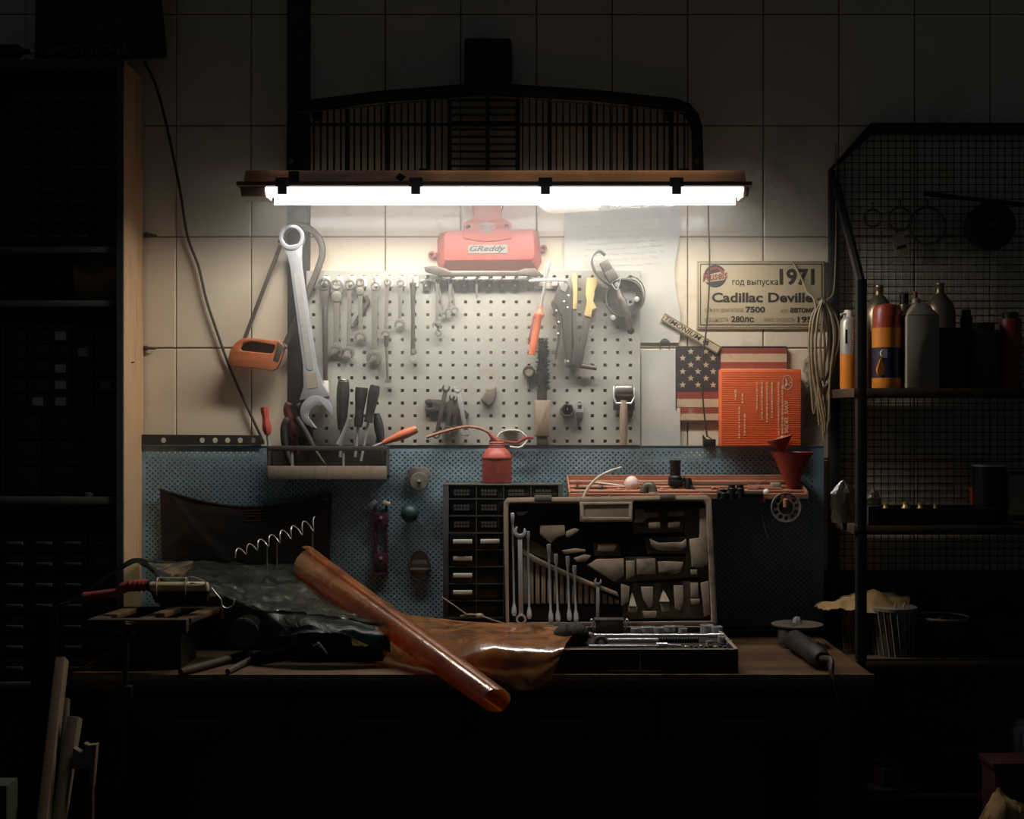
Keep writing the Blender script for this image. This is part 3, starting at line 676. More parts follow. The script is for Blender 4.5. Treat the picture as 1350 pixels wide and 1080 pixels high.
# spanners on the lower board
b = B(0, 0, -.0265); b.prism([(560, 529), (564, 526), (580, 527), (596, 534), (612, 540), (619, 546), (616, 552), (606, 551), (592, 546), (578, 542), (570, 544), (561, 542), (560, 538), (570, 538), (570, 532), (561, 532)], 1, 6)
b.one('adjustable_wrench', m_dsteel, 'grey adjustable wrench lying level behind four upright spanners', 'wrench', bev=.8)
G = 'four upright spanners on the lower pegboard'
def rspan(x0, y0, x1, y1, jr, rr, lab, mat, d=7):
    L = math.hypot(x1 - x0, y1 - y0); b = B(x0, y0, -.0265, ang=math.degrees(math.atan2(y1 - y0, x1 - x0)) - 90)
    b.prism(jaw(0, 0, jr, -90), d, d + 4); b.prism([(-3, jr * .6), (3, jr * .6), (2.6, L - rr), (-2.6, L - rr)], d + .4, d + 3.6); b.prism(circ(0, L, rr, 18), d, d + 5, holes=[circ(0, L, rr * .62, 12)])
    b.one('ring_spanner', mat, lab, 'spanner', G, bev=.4)
rspan(588.5, 512, 576, 573, 5.4, 5.4, 'leftmost upright spanner with its open jaw up, leaning left', m_dsteel)
rspan(604, 513, 614.5, 569, 5.6, 6.4, 'rightmost upright spanner with a bright ring at its foot', m_steel, 8)
rspan(596, 524, 589.5, 566, 4, 4.6, 'dark short spanner second from the left of the four', m_dsteel, 3)
rspan(600, 526, 600, 566, 4, 5.4, 'dark short spanner third from the left with a wide ring', m_dsteel, 2)
# white wire bracket behind the oil can
b = B(0, 0, -.03); b.tube(spl2([(655, 578), (660, 571), (668, 567.5), (682, 567.5), (690, 572), (695, 579), (691, 586), (684, 590), (672, 589)], 8), 1.4, 8); b.tube([(664, 568, 8), (666, 570, -1)], 1.4); b.tube([(682, 568, 8), (681, 570, -1)], 1.4); b.box(662, 684, 565.5, 568, -1, 9)
b.one('wire_bracket', m_white, 'white coated wire bracket at the foot of the pegboard behind the oil can', 'bracket')

# ================================================================ left wall: hacksaw, big wrench, cable, rail, tool tray
t = thing('hacksaw', 'hacksaw with an orange handle hanging from the big chrome wrench', 'hacksaw')
b = B(0, 0, -.03); b.prism([(303.5, 473), (306, 463), (313, 453), (321, 447), (333, 446.5), (372, 450), (377.5, 458), (373, 474), (367, 487), (361, 489.5), (340, 486), (311, 483), (305, 480)], 2, 14, holes=[[(319, 461), (323, 453), (333, 450.5), (364, 455.5), (365, 460), (361, 467), (352, 466), (322, 463)]])
b.obj('grip', m_saw, t, bev=1.5)
b = B(0, 0, -.03); b.prism([(316, 463), (322, 451), (334, 449), (366, 454.5), (367, 461), (361, 469), (352, 468), (321, 465)], 2, 4.5); b.obj('grip_liner', m_dwood, t)
b = B(0, 0, -.03); b.prism([(368, 450), (377.5, 458), (369, 479), (362, 476), (366, 462)], 1, 14.5); b.obj('ferrule', m_dsteel, t, bev=1)
b = B(0, 0, -.03); b.prism([(321, 448), (325.5, 449), (373, 326), (369, 323)], 5, 9); b.obj('blade', m_dsteel, t)
b = B(0, 0, -.03); b.tube(spl2([(371, 322), (378, 305), (392, 298), (408, 302), (422, 316), (426, 334), (420, 356), (408, 385), (394, 420), (378, 454)], 7), 4.4, 8, sq=.75); b.obj('frame', m_dsteel, t)
base(t)
t = thing('giant_wrench', 'giant chrome combination wrench hanging on the dark duct beside the pegboard', 'wrench')
L = math.hypot(32, 229); b = B(386.5, 314, -.062, ang=math.degrees(math.atan2(229, 32)) - 90)
b.prism(circ(0, 0, 16.5, 32), 1, 13, holes=[circ(0, 0, 11.8, 24)]); b.prism([(-12, 10), (12, 10), (9, 26), (7.6, 40), (9, 170), (13, 196), (20, 213), (-20, 213), (-12, 196), (-9, 170), (-7.6, 40), (-9, 26)], 2, 10)
b.prism(jaw(0, L, 21, 62, 24, 34, .6), 1, 11); b.obj('bar', m_chrome, t, bev=1)
b = B(386.5, 314, -.062, ang=math.degrees(math.atan2(229, 32)) - 90); b.prism(rrect(-4.5, 4.5, 46, 176, 4), 9.5, 10.6); b.obj('recess_panel', m_steel, t)
b = B(386.5, 314, -.062, ang=math.degrees(math.atan2(229, 32)) - 90); b.prism(rrect(-7.5, 7.5, 180, 200, 2), 9.5, 10.4); b.obj('paper_tag', m_milk, t)
base(t)
b = B(0, 0, -.003); b.tube([(386, 305, 0), (386, 304, 28), (386, 300, 30)], 2.4, 8); b.one('wall_hook', m_dsteel, 'stout steel wall hook inside the ring of the giant wrench', 'hook')
b = B(0, 0, -.012); b.tube(spl2([(190, 80), (205, 112), (216, 150), (228, 205), (238, 255), (247, 311), (262, 352), (272, 395), (287, 440), (303, 485), (325, 535), (345, 578), (347, 586)], 0), 1.8, 8)
b.one('hanging_cable', m_cord, 'long dark cable slanting down the tiles left of the hacksaw', 'cable')
for x, y, lab in ((194, 310, 'rusty screw hook in the tile joint near the cabinet top left'), (193, 459, 'small steel eye bracket in the lower tile joint beside the wooden side panel')):
    t = thing('wall_screw', lab, 'screw'); b = B(x, y, -.001); b.lathe([(3.4, 0), (3.4, 5), (2, 6)], (0, 0, 0), 'd', 10); b.obj('anchor', m_dsteel, t)
    b = B(x, y, -.001); b.tube([(0, 0, 4), (8, .5, 5), (14, 1, 4)], [2, 1.8, 1]); b.obj('shank', m_dsteel, t); base(t)
t = thing('perforated_rail', 'dark flat rail with round holes lying on the panel top at the left', 'rail')
b = B(0, 0, -.024); b.prism([(188, 573), (345, 574), (345, 587), (188, 587)], 0, 2.5, holes=[circ(x, 580.5, 3.6, 14) for x in (216, 267, 284, 300.5, 317, 334)]); b.obj('strip', m_duct, t)
base(t)
t = thing('tool_tray', 'long grey metal tool tray with dividers fixed at the foot of the pegboard', 'tray')
b = B(0, 0, -.1); b.box(352, 510, 588, 594.5, 0, 2); b.obj('top_rail', m_dsteel, t, bev=.5)
b = B(0, 0, -.1); b.box(353, 510, 614.5, 632, 0, 2); b.obj('front_board', m_handle, t, bev=.5)
b = B(0, 0, -.1); b.box(352, 510, 627, 631.5, -38, 0); b.obj('bottom', m_dsteel, t)
b = B(0, 0, -.1); b.box(352, 510, 592, 631, -39, -38); b.obj('back', m_dsteel, t)
for x in (352, 508.6):
    b = B(0, 0, -.1); b.box(x, x + 1.4, 589, 631, -38, 0); b.obj('side', m_dsteel, t)
for x in (385.5, 453):
    b = B(0, 0, -.1); b.box(x - 1.4, x + 1.4, 594.5, 615, -.5, 1); b.obj('divider', m_steel, t)
base(t)
def driver(x0, y0, x1, y1, prof, label, mat, shaft=None, y=-.07, name='screwdriver', cat='screwdriver', cap=None, n=14, smat=None, group=None):
    """handle from x0,y0 (butt) to x1,y1; prof = radii along it; shaft = (length, radius)"""
    L = math.hypot(x1 - x0, y1 - y0); a = math.degrees(math.atan2(y1 - y0, x1 - x0)) - 90
    t = thing(name, label, cat, group)
    b = B(x0, y0, y, ang=a); N = len(prof); b.lathe([(r, L * k / (N - 1)) for k, r in enumerate(prof)], (0, 0, 0), 'v', n); b.obj('grip', mat, t)
    if shaft: b = B(x0, y0, y, ang=a); b.tube([(0, L - 1, 0), (0, L + shaft[0], 0)], shaft[1], 8); b.obj('shaft', smat or m_steel, t)
    if cap: b = B(x0, y0, y, ang=a); b.lathe([(prof[0] * .8, -1), (prof[0] * 1.04, 1.5), (prof[0] * 1.04, cap)], (0, 0, 0), 'v', n); b.obj('end_cap', m_white_steel if cap > 5 else m_black, t)
    base(t); return t
driver(348.5, 537, 353, 573, [5.4, 5.6, 4.6, 4.8, 6.2, 6, 4], 'bright red screwdriver handle standing at the left end of the tray', m_red, (22, 2.4), y=-.075, n=8)
driver(453, 501, 450, 567, [7, 8.4, 8.6, 8, 7.4, 6, 4.4], 'black ribbed handle with a steel striking cap, tallest in the tray', m_grip, (36, 2), y=-.065, cap=9)
driver(477, 511, 472, 563, [8.2, 8.4, 7.4, 6.4, 5.6, 6.4, 5], 'thick black screwdriver handle with a hole near its butt', m_grip, (40, 2), y=-.075)
driver(494.5, 509, 485.5, 557, [6.4, 7.4, 6.8, 6, 5.4, 6], 'slim black screwdriver handle with a pale butt leaning right', m_grip, (52, 1.8), y=-.08, cap=4)
driver(496.5, 545, 503, 585, [3.6, 6, 6.6, 5.6, 4], 'short ribbed black handle low behind the slim screwdriver', m_grip, (24, 1.6), y=-.055)
driver(461.5, 551, 446, 586, [3.2, 2.6, 2.6, 3.4], 'plain steel bar with a knob leaning left in the tray', m_steel, (8, 1.6), y=-.09, name='steel_bar', cat='bar', n=8)
driver(549, 566, 505, 584, [5.2, 6, 6.4, 6, 5, 4, 3], 'orange chisel handle with a black end jutting out right of the tray', m_orange, (14, 1.8), y=-.07, name='chisel', cat='chisel', cap=12)
t = thing('black_pliers', 'black-handled pliers standing handles up in the left of the tray', 'pliers')
b = B(0, 0, -.075); b.tube(spl2([(380, 551), (375, 562), (375, 580), (379, 600), (385, 615)], 0), [3.4, 4.4] + [5] * 12 + [4.4] * 6 + [4] * 5, 10); b.obj('grip', m_grip, t)
b = B(0, 0, -.075); b.tube(spl2([(391, 551), (397, 560), (404, 572), (410, 584), (414, 592)], 3), 4.6, 10); b.obj('grip', m_grip, t)
b = B(0, 0, -.075); b.tube([(414, 591, 3), (432, 616, 6)], [2.4, 1.2]); b.obj('jaw', m_dsteel, t)
base(t)
t = thing('maroon_pliers', 'pliers with brownish red grips behind the black-handled pliers', 'pliers')
b = B(0, 0, -.055); b.tube(spl2([(382, 531), (379, 541), (383, 555), (388, 575), (391, 600)], 0), [3.5, 5.4] + [5.6] * 10 + [4] * 13, 10); b.obj('grip', M('maroon_rubber', '#5b2f2a', .5), t)
b = B(0, 0, -.055); b.tube(spl2([(392, 533), (397, 541), (402, 553), (409, 567), (411, 585)], 0), [4, 5.4] + [5.6] * 10 + [3] * 13, 10); b.obj('grip', M('brown_rubber', '#4a3833', .5), t)
base(t)
# ================================================================ right wall: papers, signs, flag, box, hose
def bumpy(x0, x1, y0, y1, d, amp, sc, b, nu=24, nv=20, edge=None):
    def fn(u, v):
        x, y = x0 + (x1 - x0) * u, y0 + (y1 - y0) * v
        if edge: x += edge(u, v)
        return (x, y, d + amp * noise.noise(Vector((x * sc, y * sc, 3.1))))
    b.sheet(nu, nv, fn); return b
t = thing('paper_poster', 'large wrinkled white paper with faint handwriting behind the pegboard top right', 'poster')
b = bumpy(744, 893, 262, 452, 2.6, 1.3, .045, B(0, 0, -.002), edge=lambda u, v: u * 4 * math.sin(v * 9)); b.obj('sheet', m_paper, t, solid=.0006)
b = B(0, 0, -.002)
for k in range(9):
    y = 292 + k * 7.5; x = 772 + random.uniform(-4, 4)
    while x < 870:
        L = random.uniform(4, 11); n_ = max(2, int(L / 2.2))
        b.tube([(x + L * q / n_, y - (x - 772) * .05 + random.uniform(-1.1, 1.1), 4.2) for q in range(n_ + 1)], .22, 4); x += L + random.uniform(2, 6)
b.obj('handwriting', m_inkp, t)
base(t)
t = thing('white_sheet', 'upper white sheet with a wire loop, pinned between pegboard and flag', 'sheet')
b = bumpy(845, 894, 461, 540, 3, .6, .05, B(0, 0, -.002), 10, 10); b.obj('sheet', m_paper, t, solid=.0006)
b = B(0, 0, -.002); b.tube(spl2([(870, 461), (870, 452), (876, 447), (882, 452), (882, 461)], 4), .8, 6); b.obj('wire_loop', m_dsteel, t); base(t)
b = bumpy(845, 896, 538, 588, 5, .6, .05, B(0, 0, -.002), 10, 8); b.one('white_card', m_paper, 'lower blank white card standing on the panel edge beside the flag', 'card', solid=.001)
t = thing('car_sign', 'cream car plate sign with dark Cyrillic and Latin lettering, right of the paper', 'sign')
b = B(0, 0, -.002); b.prism(rrect(918, 1087, 344, 434, 1.5), 0, 2.4); b.obj('plate', m_sign, t, bev=.4)
b = B(0, 0, -.002)
b.prism(rrect(919.5, 1086, 345.5, 432.5, 1), 2.3, 2.7, holes=[rrect(920.2, 1085.3, 346.2, 431.8, 1)]); b.prism(rrect(922.5, 1083.5, 348, 429, 1), 2.3, 2.8, holes=[rrect(923.7, 1082.3, 349.2, 427.8, 1)])
b.obj('border', m_ink, t, smooth=0)
b = B(0, 0, -.002); b.text('1971', 1027, 354.5, 1073, 376.5, 2.9, .035); b.text('Cadillac Deville', 938, 386, 1071, 399, 2.9, .03); b.text('7500', 982.5, 404.5, 1008, 412.5, 2.9, .03)
b.text('280лс', 963.5, 417, 993.5, 425, 2.9, .025); b.text('автомат', 1041, 406, 1079, 412.8, 2.9, .03); b.text('195', 1051, 417.5, 1070, 425.5, 2.9, .03)
b.obj('lettering', m_ink, t, smooth=0, recalc=False)
b = B(0, 0, -.002); b.text('год выпуска', 965, 369.5, 1025, 378.5, 2.9, .004); b.obj('lettering', m_ink, t, smooth=0, recalc=False)
b = B(0, 0, -.002); b.text('объем двигателя', 928.5, 405.5, 979, 413, 2.9, 0); b.text('кпп', 1029, 408.5, 1038, 413, 2.9, 0); b.text('мощность', 928.5, 419, 960, 426, 2.9, 0); b.text('макс. скорость', 1007, 419.5, 1047, 426, 2.9, 0)
b.obj('lettering', m_ink2, t, smooth=0, recalc=False)
b = B(0, 0, -.002); b.prism(circ(942.5, 364.5, 15, 32), 2.3, 2.7); em = b.obj('emblem', m_navy, t, smooth=0)
b = B(0, 0, -.002); b.prism([(942.5 + 11 * math.cos(a), 361 + 9 * math.sin(a)) for a in [PI + PI * k / 14 for k in range(15)]] + [(942.5 + 8 * math.cos(a), 361 + 6 * math.sin(a)) for a in [2 * PI - PI * k / 14 for k in range(15)]], 2.6, 2.9); b.obj('emblem_arc', m_dullred, em, smooth=0)
b = B(942, 364, -.002, ang=-8); b.prism([(-18, -2), (17, -5), (17, 5), (10, 7), (-17, 7)], 2.6, 2.85); b.obj('emblem_band', m_sign, em, smooth=0)
b = B(942, 364, -.002, ang=-8); b.text('Musels', -17, -5.5, 17, 6, 3., .03, .3); b.obj('emblem_lettering', m_dullred, em, smooth=0, recalc=False)
base(t)
t = thing('name_strip', 'tilted narrow black-lettered metal strip above the flag', 'sign')
L = math.hypot(75, 44); b = B(874, 417, -.013, ang=31); b.prism(rrect(0, L, -5, 6, .6), 0, 1.5); b.obj('strip', m_sign, t)
b = B(874, 417, -.013, ang=31); b.prism(rrect(.6, L - .6, -4.4, 5.4, .5), 1.4, 1.8, holes=[rrect(1.3, L - 1.3, -3.7, 4.7, .5)]); b.text('TIMONIUM', 3.5, -2.8, 58, 3.6, 1.9, .01, .2); b.text('85', 62, -2.6, 70, 3.4, 1.9, .05)
b.obj('lettering', m_ink, t, smooth=0); base(t)
t = thing('flag_plate', 'faded tin plate painted with stars and red and cream stripes', 'flag plate')
b = B(0, 0, -.008); b.prism(rrect(891, 1038, 457, 556, 3), 0, 1); b.obj('tin_plate', m_dullred, t)
b = B(0, 0, -.008)
for y0, y1 in ((466.5, 477.5), (486, 493), (501, 509)): b.box(950, 1037, y0, y1, .9, 1.25)
for y0, y1 in ((526, 537), (545.5, 554)): b.box(892, 1037, y0, y1, .9, 1.25)
b.obj('cream_stripe', m_tincream, t, smooth=0)
b = B(0, 0, -.008); b.box(892, 950, 458, 516, .9, 1.3); b.obj('canton', m_navy, t, smooth=0)
b = B(0, 0, -.008)
for j in range(6):
    for i in range(3 if j % 2 else 2):
        cx = (900 + i * 20) if j % 2 else (910.5 + i * 20); cy = 463.5 + j * 8.8
        b.prism([(cx + (4.6 if k % 2 == 0 else 1.9) * math.sin(k * PI / 5), cy - (4.6 if k % 2 == 0 else 1.9) * math.cos(k * PI / 5)) for k in range(10)], 1.2, 1.6)
b.obj('star', m_tincream, t, smooth=0)
b = B(0, 0, -.008); b.prism(rrect(890.5, 1038.5, 456.5, 556.5, 3.4), -.5, 1.8, holes=[rrect(892, 1037, 458, 555, 3)]); b.obj('rolled_rim', m_navy, t); base(t)
t = thing('orange_box', 'bright orange cardboard box with pale printing standing on the panel edge', 'box')
b = B(0, 0, -.012); b.box(947, 1052, 487.5, 588, 0, 20); b.obj('carton', m_boxo, t, bev=1.2)
b = B(0, 0, -.012)
for k in range(34): b.box(948.5, 1050.5, 491 + k * 2.85, 492.2 + k * 2.85, 19.8, 20.35)
b.obj('corrugation', m_boxo, t, smooth=0)
b = B(1032, 524, -.012, ang=90); b.text('AWS  ER70S', 4, -3, 47, 2.6, 20.8, .04); b.text('welding wire', -6, -11, 40, -8, 20.8, .0) if False else None
prt = []
for u, v0, v1 in ((-5, -15, 60), (-10, -20, 55), (-18.5, -20, 27), (-25, -20, 33), (-31.5, -20, 30), (-38, -20, 18), (-57, -5, 8), (-66, -10, 3), (-54, 22, 50), (-61, 12, 54)):
    x = v0
    while x < v1:
        L = random.uniform(1.5, 5); b.box(x, min(v1, x + L), -u - 3.4 + 2, -u - 1.2 + 2, 20.3, 20.75) ; x += L + random.uniform(.6, 1.4)
b.obj('lettering', M('pale_print', '#f0b48a', .6), t, smooth=0, recalc=False)
b = B(1034, 505, -.012); b.prism(circ(0, 0, 6.5, 26, ry=9.5), 20.3, 20.8, holes=[circ(0, 0, 5.9, 26, ry=8.9)]); b.tube(spl2([(-2.5, -6), (-1, 0), (-3, 5), (1, 2), (2, 4)], 20.6, 4), .6, 5); b.tube([(3.5, -.5, 20.6), (4.5, .5, 20.6)], .7, 5)
b.obj('emblem', m_paper, t)
base(t)
t = thing('white_cutout', 'white bone-shaped plate with holes behind the hanging hose', 'plate')
b = B(0, 0, -.006); b.prism([(1058, 476), (1062, 470), (1068, 470), (1072, 478), (1071, 500), (1074, 520), (1071, 545), (1066, 560), (1060, 564), (1062, 556), (1065, 548), (1061, 545), (1065, 538), (1066, 530), (1061, 526), (1066, 518), (1066, 508), (1061, 506), (1066, 498), (1065, 493), (1058, 490)], 0, 5, holes=[circ(1065, 483, 3.4, 14)])
b.obj('plate', m_milk, t, bev=.6); base(t)
t = thing('hose_coil', 'hank of pale thin hose hanging in loops beside the car sign', 'hose')
b = B(0, 0, -.05)
for k, (xl, xr, yb, xb) in enumerate(((1066, 1092, 545, 1073), (1070, 1105, 560, 1080), (1074, 1100, 520, 1077), (1068, 1086, 578, 1085), (1079, 1104, 535, 1079), (1072, 1097, 570, 1086))):
    d = k * 2.2
    P = [(1082, 396, d), (xl + 3, 420, d + 2), (xl, 455, d + 3), (xl + 2, 495, d + 2), (xb - 3, yb - 24, d + 1), (xb, yb, d), (xb + 4, yb - 22, d), ((xb + xr) / 2, 500, d - 1), (xr, 450, d - 1), (xr - 3, 420, d), (1086, 397, d)]
    b.tube(spl2(P, 0, 7), 1.5, 7)
b.obj('loop', m_rope, t)
b = B(0, 0, -.05); b.tube(spl2([(1050, 344, -20), (1060, 366, -14), (1066, 385, -8), (1074, 402, 4), (1074, 470, 8), (1084, 545, 8), (1092, 556, 6), (1092, 540, 6), (1080, 505, 6)], 0, 7), 1.4, 7); b.obj('free_end', m_rope, t)
b = B(0, 0, -.05); b.tube([(1083, 402, 18), (1083, 394, 10), (1083, 392, -24)], 1.6); b.obj('hook', m_dsteel, t); base(t)
b = B(0, 0, -.02); b.tube(spl2([(933, 268, 4), (934, 300, 2), (935, 340, 3), (934, 390, 3), (930, 440, 3), (926, 470, 3), (926, 520, 3), (929, 555, 3), (932, 576, 2)], 0, 6), 1.1, 7); b.one('thin_wire', m_cord, 'thin brown wire dropping past the flag to a small black box', 'wire')
t = thing('wire_box', 'small black box on the panel edge under the thin wire', 'box')
b = B(0, 0, -.012); b.box(926, 942, 579, 588, 0, 12); b.obj('case', m_black, t, bev=.8)
b = B(0, 0, -.012); b.prism([(926, 579), (926, 573), (931, 579)], 0, 4); b.obj('tab', m_duct, t); b = B(0, 0, -.012); b.tube([(932, 575, 4), (938, 579, 5)], .7); b.obj('lead', m_cord, t); base(t)

# ================================================================ things on the blue panel
def disc_stack(x, y, prof, name, lab, cat, mat, **k):
    b = B(x, y, -.023); b.lathe(prof, (0, 0, 0), 'd', 22); return b.one(name, mat, lab, cat, **k)
t = thing('cup_brush', 'pair of grey round brush wheels hung on the blue panel left of the drawers', 'brush')
for dx, dy, r, d in ((-5, -5, 11, 0), (5, -7, 10, 6), (1, 2, 12, 13)):
    b = B(553, 632, -.023); b.lathe([(2, d), (r * .9, d + .5), (r, d + 3), (r * .92, d + 8), (2.4, d + 9), (2, d + 12)], (dx, dy, 0), 'd', 22); b.obj('wheel', m_stone, t)
b = B(553, 632, -.023); b.lathe([(2.2, 20), (2.2, 27), (1, 28)], (1, 2, 0), 'd', 10); b.obj('hub', m_dsteel, t); base(t)
t = thing('stop_ball', 'dark green round ball on the blue panel below the brush wheels', 'ball')
b = B(541, 676, -.023); b.ball((0, 0, 13), 12, 18); b.obj('ball', m_teal, t); b = B(541, 676, -.023); b.lathe([(4, 0), (4, 5)], (0, 0, 0), 'd', 12); b.obj('neck', m_dark, t); base(t)
t = thing('oval_gauge', 'oval glass-fronted gauge hanging low on the blue panel', 'gauge')
b = B(553.5, 745, -.023); b.prism(circ(0, 0, 14, 30, ry=20.5), 0, 7, holes=[circ(0, 0, 12, 30, ry=18.5)]); b.obj('rim', m_dsteel, t, bev=.5)
b = B(553.5, 745, -.023); b.prism(circ(0, 0, 12.5, 30, ry=19), 0, 3); b.obj('face', m_handle, t)
b = B(553.5, 745, -.023); b.box(-12, 12, 3.4, 5.6, 3, 9); b.box(-10, 10, -7, -2, 3, 5.5); b.box(-9, 9, 12, 13.5, 3, 5.5); b.obj('ledge', m_white_steel, t); base(t)
t = thing('purple_rack', 'narrow purple metal rack with two bolts on the blue panel', 'rack')
for x in (496, 510):
    b = B(0, 0, -.023); b.box(x - 1.2, x + 1.2, 666, 757, 0, 5); b.obj('upright', m_purple, t, bev=.4)
for y in (676, 729):
    b = B(0, 0, -.023); b.box(494, 512, y, y + 15, 3, 8); pl = b.obj('cross_plate', m_purple, t, bev=.6)
    b = B(0, 0, -.023); b.lathe([(2.4, 8), (2.4, 9.6), (1, 10)], (503, y + 6, 0), 'd', 10); b.obj('bolt', m_steel, pl)
b = B(0, 0, -.023); b.box(494, 512, 754, 757, 0, 6); b.obj('foot_bar', m_purple, t)
for x, a in ((492, -35), (510, 20)):
    b = B(x, 663, -.023, ang=a); b.box(-5, 5, -2.4, 2.4, 3, 8); b.obj('wing_clip', m_white, t, bev=.6)
base(t)
t = thing('vinyl_pouch', 'black vinyl tool pouch sagging on the blue panel at the left', 'pouch')
def pf(u, v):
    x = 215 + 220 * u + (6 * (1 - v)) * (u - .5); top = 645 + 22 * math.sin(PI * u) * .9 + 6 * u; y = top + (752 - top) * v
    fold = 3.2 * math.exp(-((u - .03 - .42 * v) / .05) ** 2) + 2.4 * math.exp(-((1 - u - .03 - .3 * v) / .06) ** 2)
    return (x, y, 4 + 10 * math.sin(PI * u) * math.sin(PI * min(1, v * .8 + .2)) + fold + 1.2 * noise.noise(Vector((x * .05, y * .06, 1))))
b = B(0, 0, -.024); b.sheet(44, 26, pf); b.obj('front_flap', m_pouch, t, solid=.002)
b = B(0, 0, -.024); b.tube([pf(k / 20, 0) for k in range(21)], 1.6, 7); b.obj('top_hem', m_pouch, t)
b = B(0, 0, -.024)
for k, y in enumerate((671, 674.5, 678, 684)): b.tube([(q[0], q[1], q[2] + 1) for q in [pf(.5 + .4 * j / 12, (y - 668) / 84 + .02) for j in range(13)]], .55, 5)
b.obj('stitching', m_dwood, t)
for x in (219, 430):
    b = B(0, 0, -.024); b.lathe([(3.4, 0), (3.4, 6), (1.4, 7)], (x, 650 if x < 300 else 657, 0), 'd', 10); b.obj('eyelet', m_dsteel, t)
base(t)
b = B(0, 0, -.09)
a0, a1 = Vector((308, 731, 0)), Vector((418, 690, 0)); nt_ = Vector((41, 110, 0)).normalized()
b.tube([tuple(a0 + (a1 - a0) * (k / 160) + nt_ * (5 + 4 * k / 160) * math.cos(k / 160 * 2 * PI * 7.5) + Vector((0, 0, (5 + 4 * k / 160) * math.sin(k / 160 * 2 * PI * 7.5)))) for k in range(161)], .8, 6)
b.one('spiral_wire', m_steel, 'bright stretched spiral wire hanging in front of the black pouch', 'wire')
t = thing('wire_stand', 'pair of thin dark rods standing under the spiral wire', 'stand')
for x, y0 in ((352, 722), (365, 716), (412, 703)):
    b = B(0, 0, -.09); b.tube([(x, y0, 0), (x, 790, 0), (x, 836, 0)], 1.2, 6); b.obj('rod', m_dsteel, t)
b = B(0, 0, -.09); b.tube([(348, 790, 0), (416, 790, 0)], 1.4, 6); b.obj('crossbar', m_dsteel, t); base(t)

# ================================================================ small-parts drawer cabinet and oil can
t = thing('drawer_cabinet', 'small dark parts cabinet with clear drawers standing on the bench', 'cabinet')
Yc = -.15; q = sc_at(Yc); bt = 540 + (ZC - bz) / q - .3
b = B(0, 0, Yc); zt = 638.5
b.box(584, 742, zt, 640.5, -60, 0); b.box(584, 591.5, 640, bt, -60, 0); b.box(736, 742, 640, bt, -60, 0); b.box(584, 742, bt - 4, bt, -60, 0); b.box(584, 742, 640, bt, -60, -58)
b.obj('body', m_shelf, t, bev=.6)
xs, ys = [592, 628, 664, 700, 736], [641 + 22.8 * k for k in range(10)]; ys[1] = 658; ys[2:] = [658 + 22.4 * k for k in range(1, 9)]; ys = [y for y in ys if y < 840]
b = B(0, 0, Yc)
for x in xs[1:-1]: b.box(x - .7, x + .7, 641, bt - 4, -57, -.5)
for y in ys[1:]: b.box(591.5, 736, y - .8, y + .8, -57, -.2)
b.obj('divider_grid', m_shelf, t)
lit = {(0, 3), (0, 4), (0, 5), (0, 6), (1, 3)}; hand = {}
for i in range(4):
    for j in range(len(ys) - 1):
        b = B(0, 0, Yc); x0, x1, y0, y1 = xs[i] + 1.4, xs[i + 1] - 1.4, ys[j] + 1.6, ys[j + 1] - 1.4
        out = 3 if (i, j) == (0, 3) else 0
        b.box(x0, x1, y0, y1, -50, -1.2 + out); dr = b.obj('drawer', m_drawer, t, bev=.7)
        b = B(0, 0, Yc); cy = (y0 + y1) / 2
        if (i, j) in lit: b.box(x0 + 4, x1 - 4, cy - 3, cy + 2.6, -1.2 + out, 2.6 + out); b.obj('handle', m_white, dr, bev=.6)
        elif j < 3 and (i < 3 or j == 0) and (i + j < 4):
            for k in range(10): u = x0 + 5 + (k % 5) * 4.2; v = cy - 4 + (k // 5) * 4.4; b.box(u, u + 3.4, v, v + 3.4, -1.3, -.75)
            b.obj('print', m_shelf, dr, smooth=0)
base(t)
t = thing('oil_can', 'red thumb-pump oil can with a long spout on top of the parts cabinet', 'oil can')
Yo = -.095; q0 = 638.4
zz = ZC - (zt - 540) * q                       # cabinet top height
pb = 540 + (ZC - zz) / sc_at(Yo)
b = B(655, pb, Yo); b.lathe([(18.5, 0), (19.6, -1), (19.6, -32), (20.4, -32.6), (20.4, -34)], (0, 0, 0), 'v', 32); b.obj('body', m_dred, t)
b = B(655, pb, Yo); b.lathe([(20, -34), (19, -37), (15, -43), (10.6, -46.5)], (0, 0, 0), 'v', 32, cap=False); b.obj('shoulder', m_red, t)
b = B(655, pb, Yo); b.lathe([(10.6, -46), (10.8, -48), (10, -49), (10.8, -50), (10, -51.5), (10.4, -53), (8, -54.5), (3, -55)], (0, 0, 0), 'v', 24); b.obj('cap', m_dred, t)
b = B(655, pb, Yo); b.tube([(2, -54, 0), (-4, -59, 0), (-8, -63, 0), (-11, -67, 0)], [4.6, 4, 2.6, 2], 10); b.obj('nozzle', m_dred, t)
b = B(655, pb, Yo); b.tube(spl2([(-9, -65), (-15, -69), (-26, -73), (-42, -74), (-62, -70), (-82, -64), (-93, -60)], 0, 6), [1.9] * 30 + [2.2] * 7, 9); b.obj('spout', m_copper, t)
b = B(655, pb, Yo); b.tube(spl2([(4, -55), (14, -54), (26, -53), (34, -57), (42, -60), (48, -59)], 0, 5), 2, 8, sq=.7); b.obj('lever', m_dred, t)
base(t)

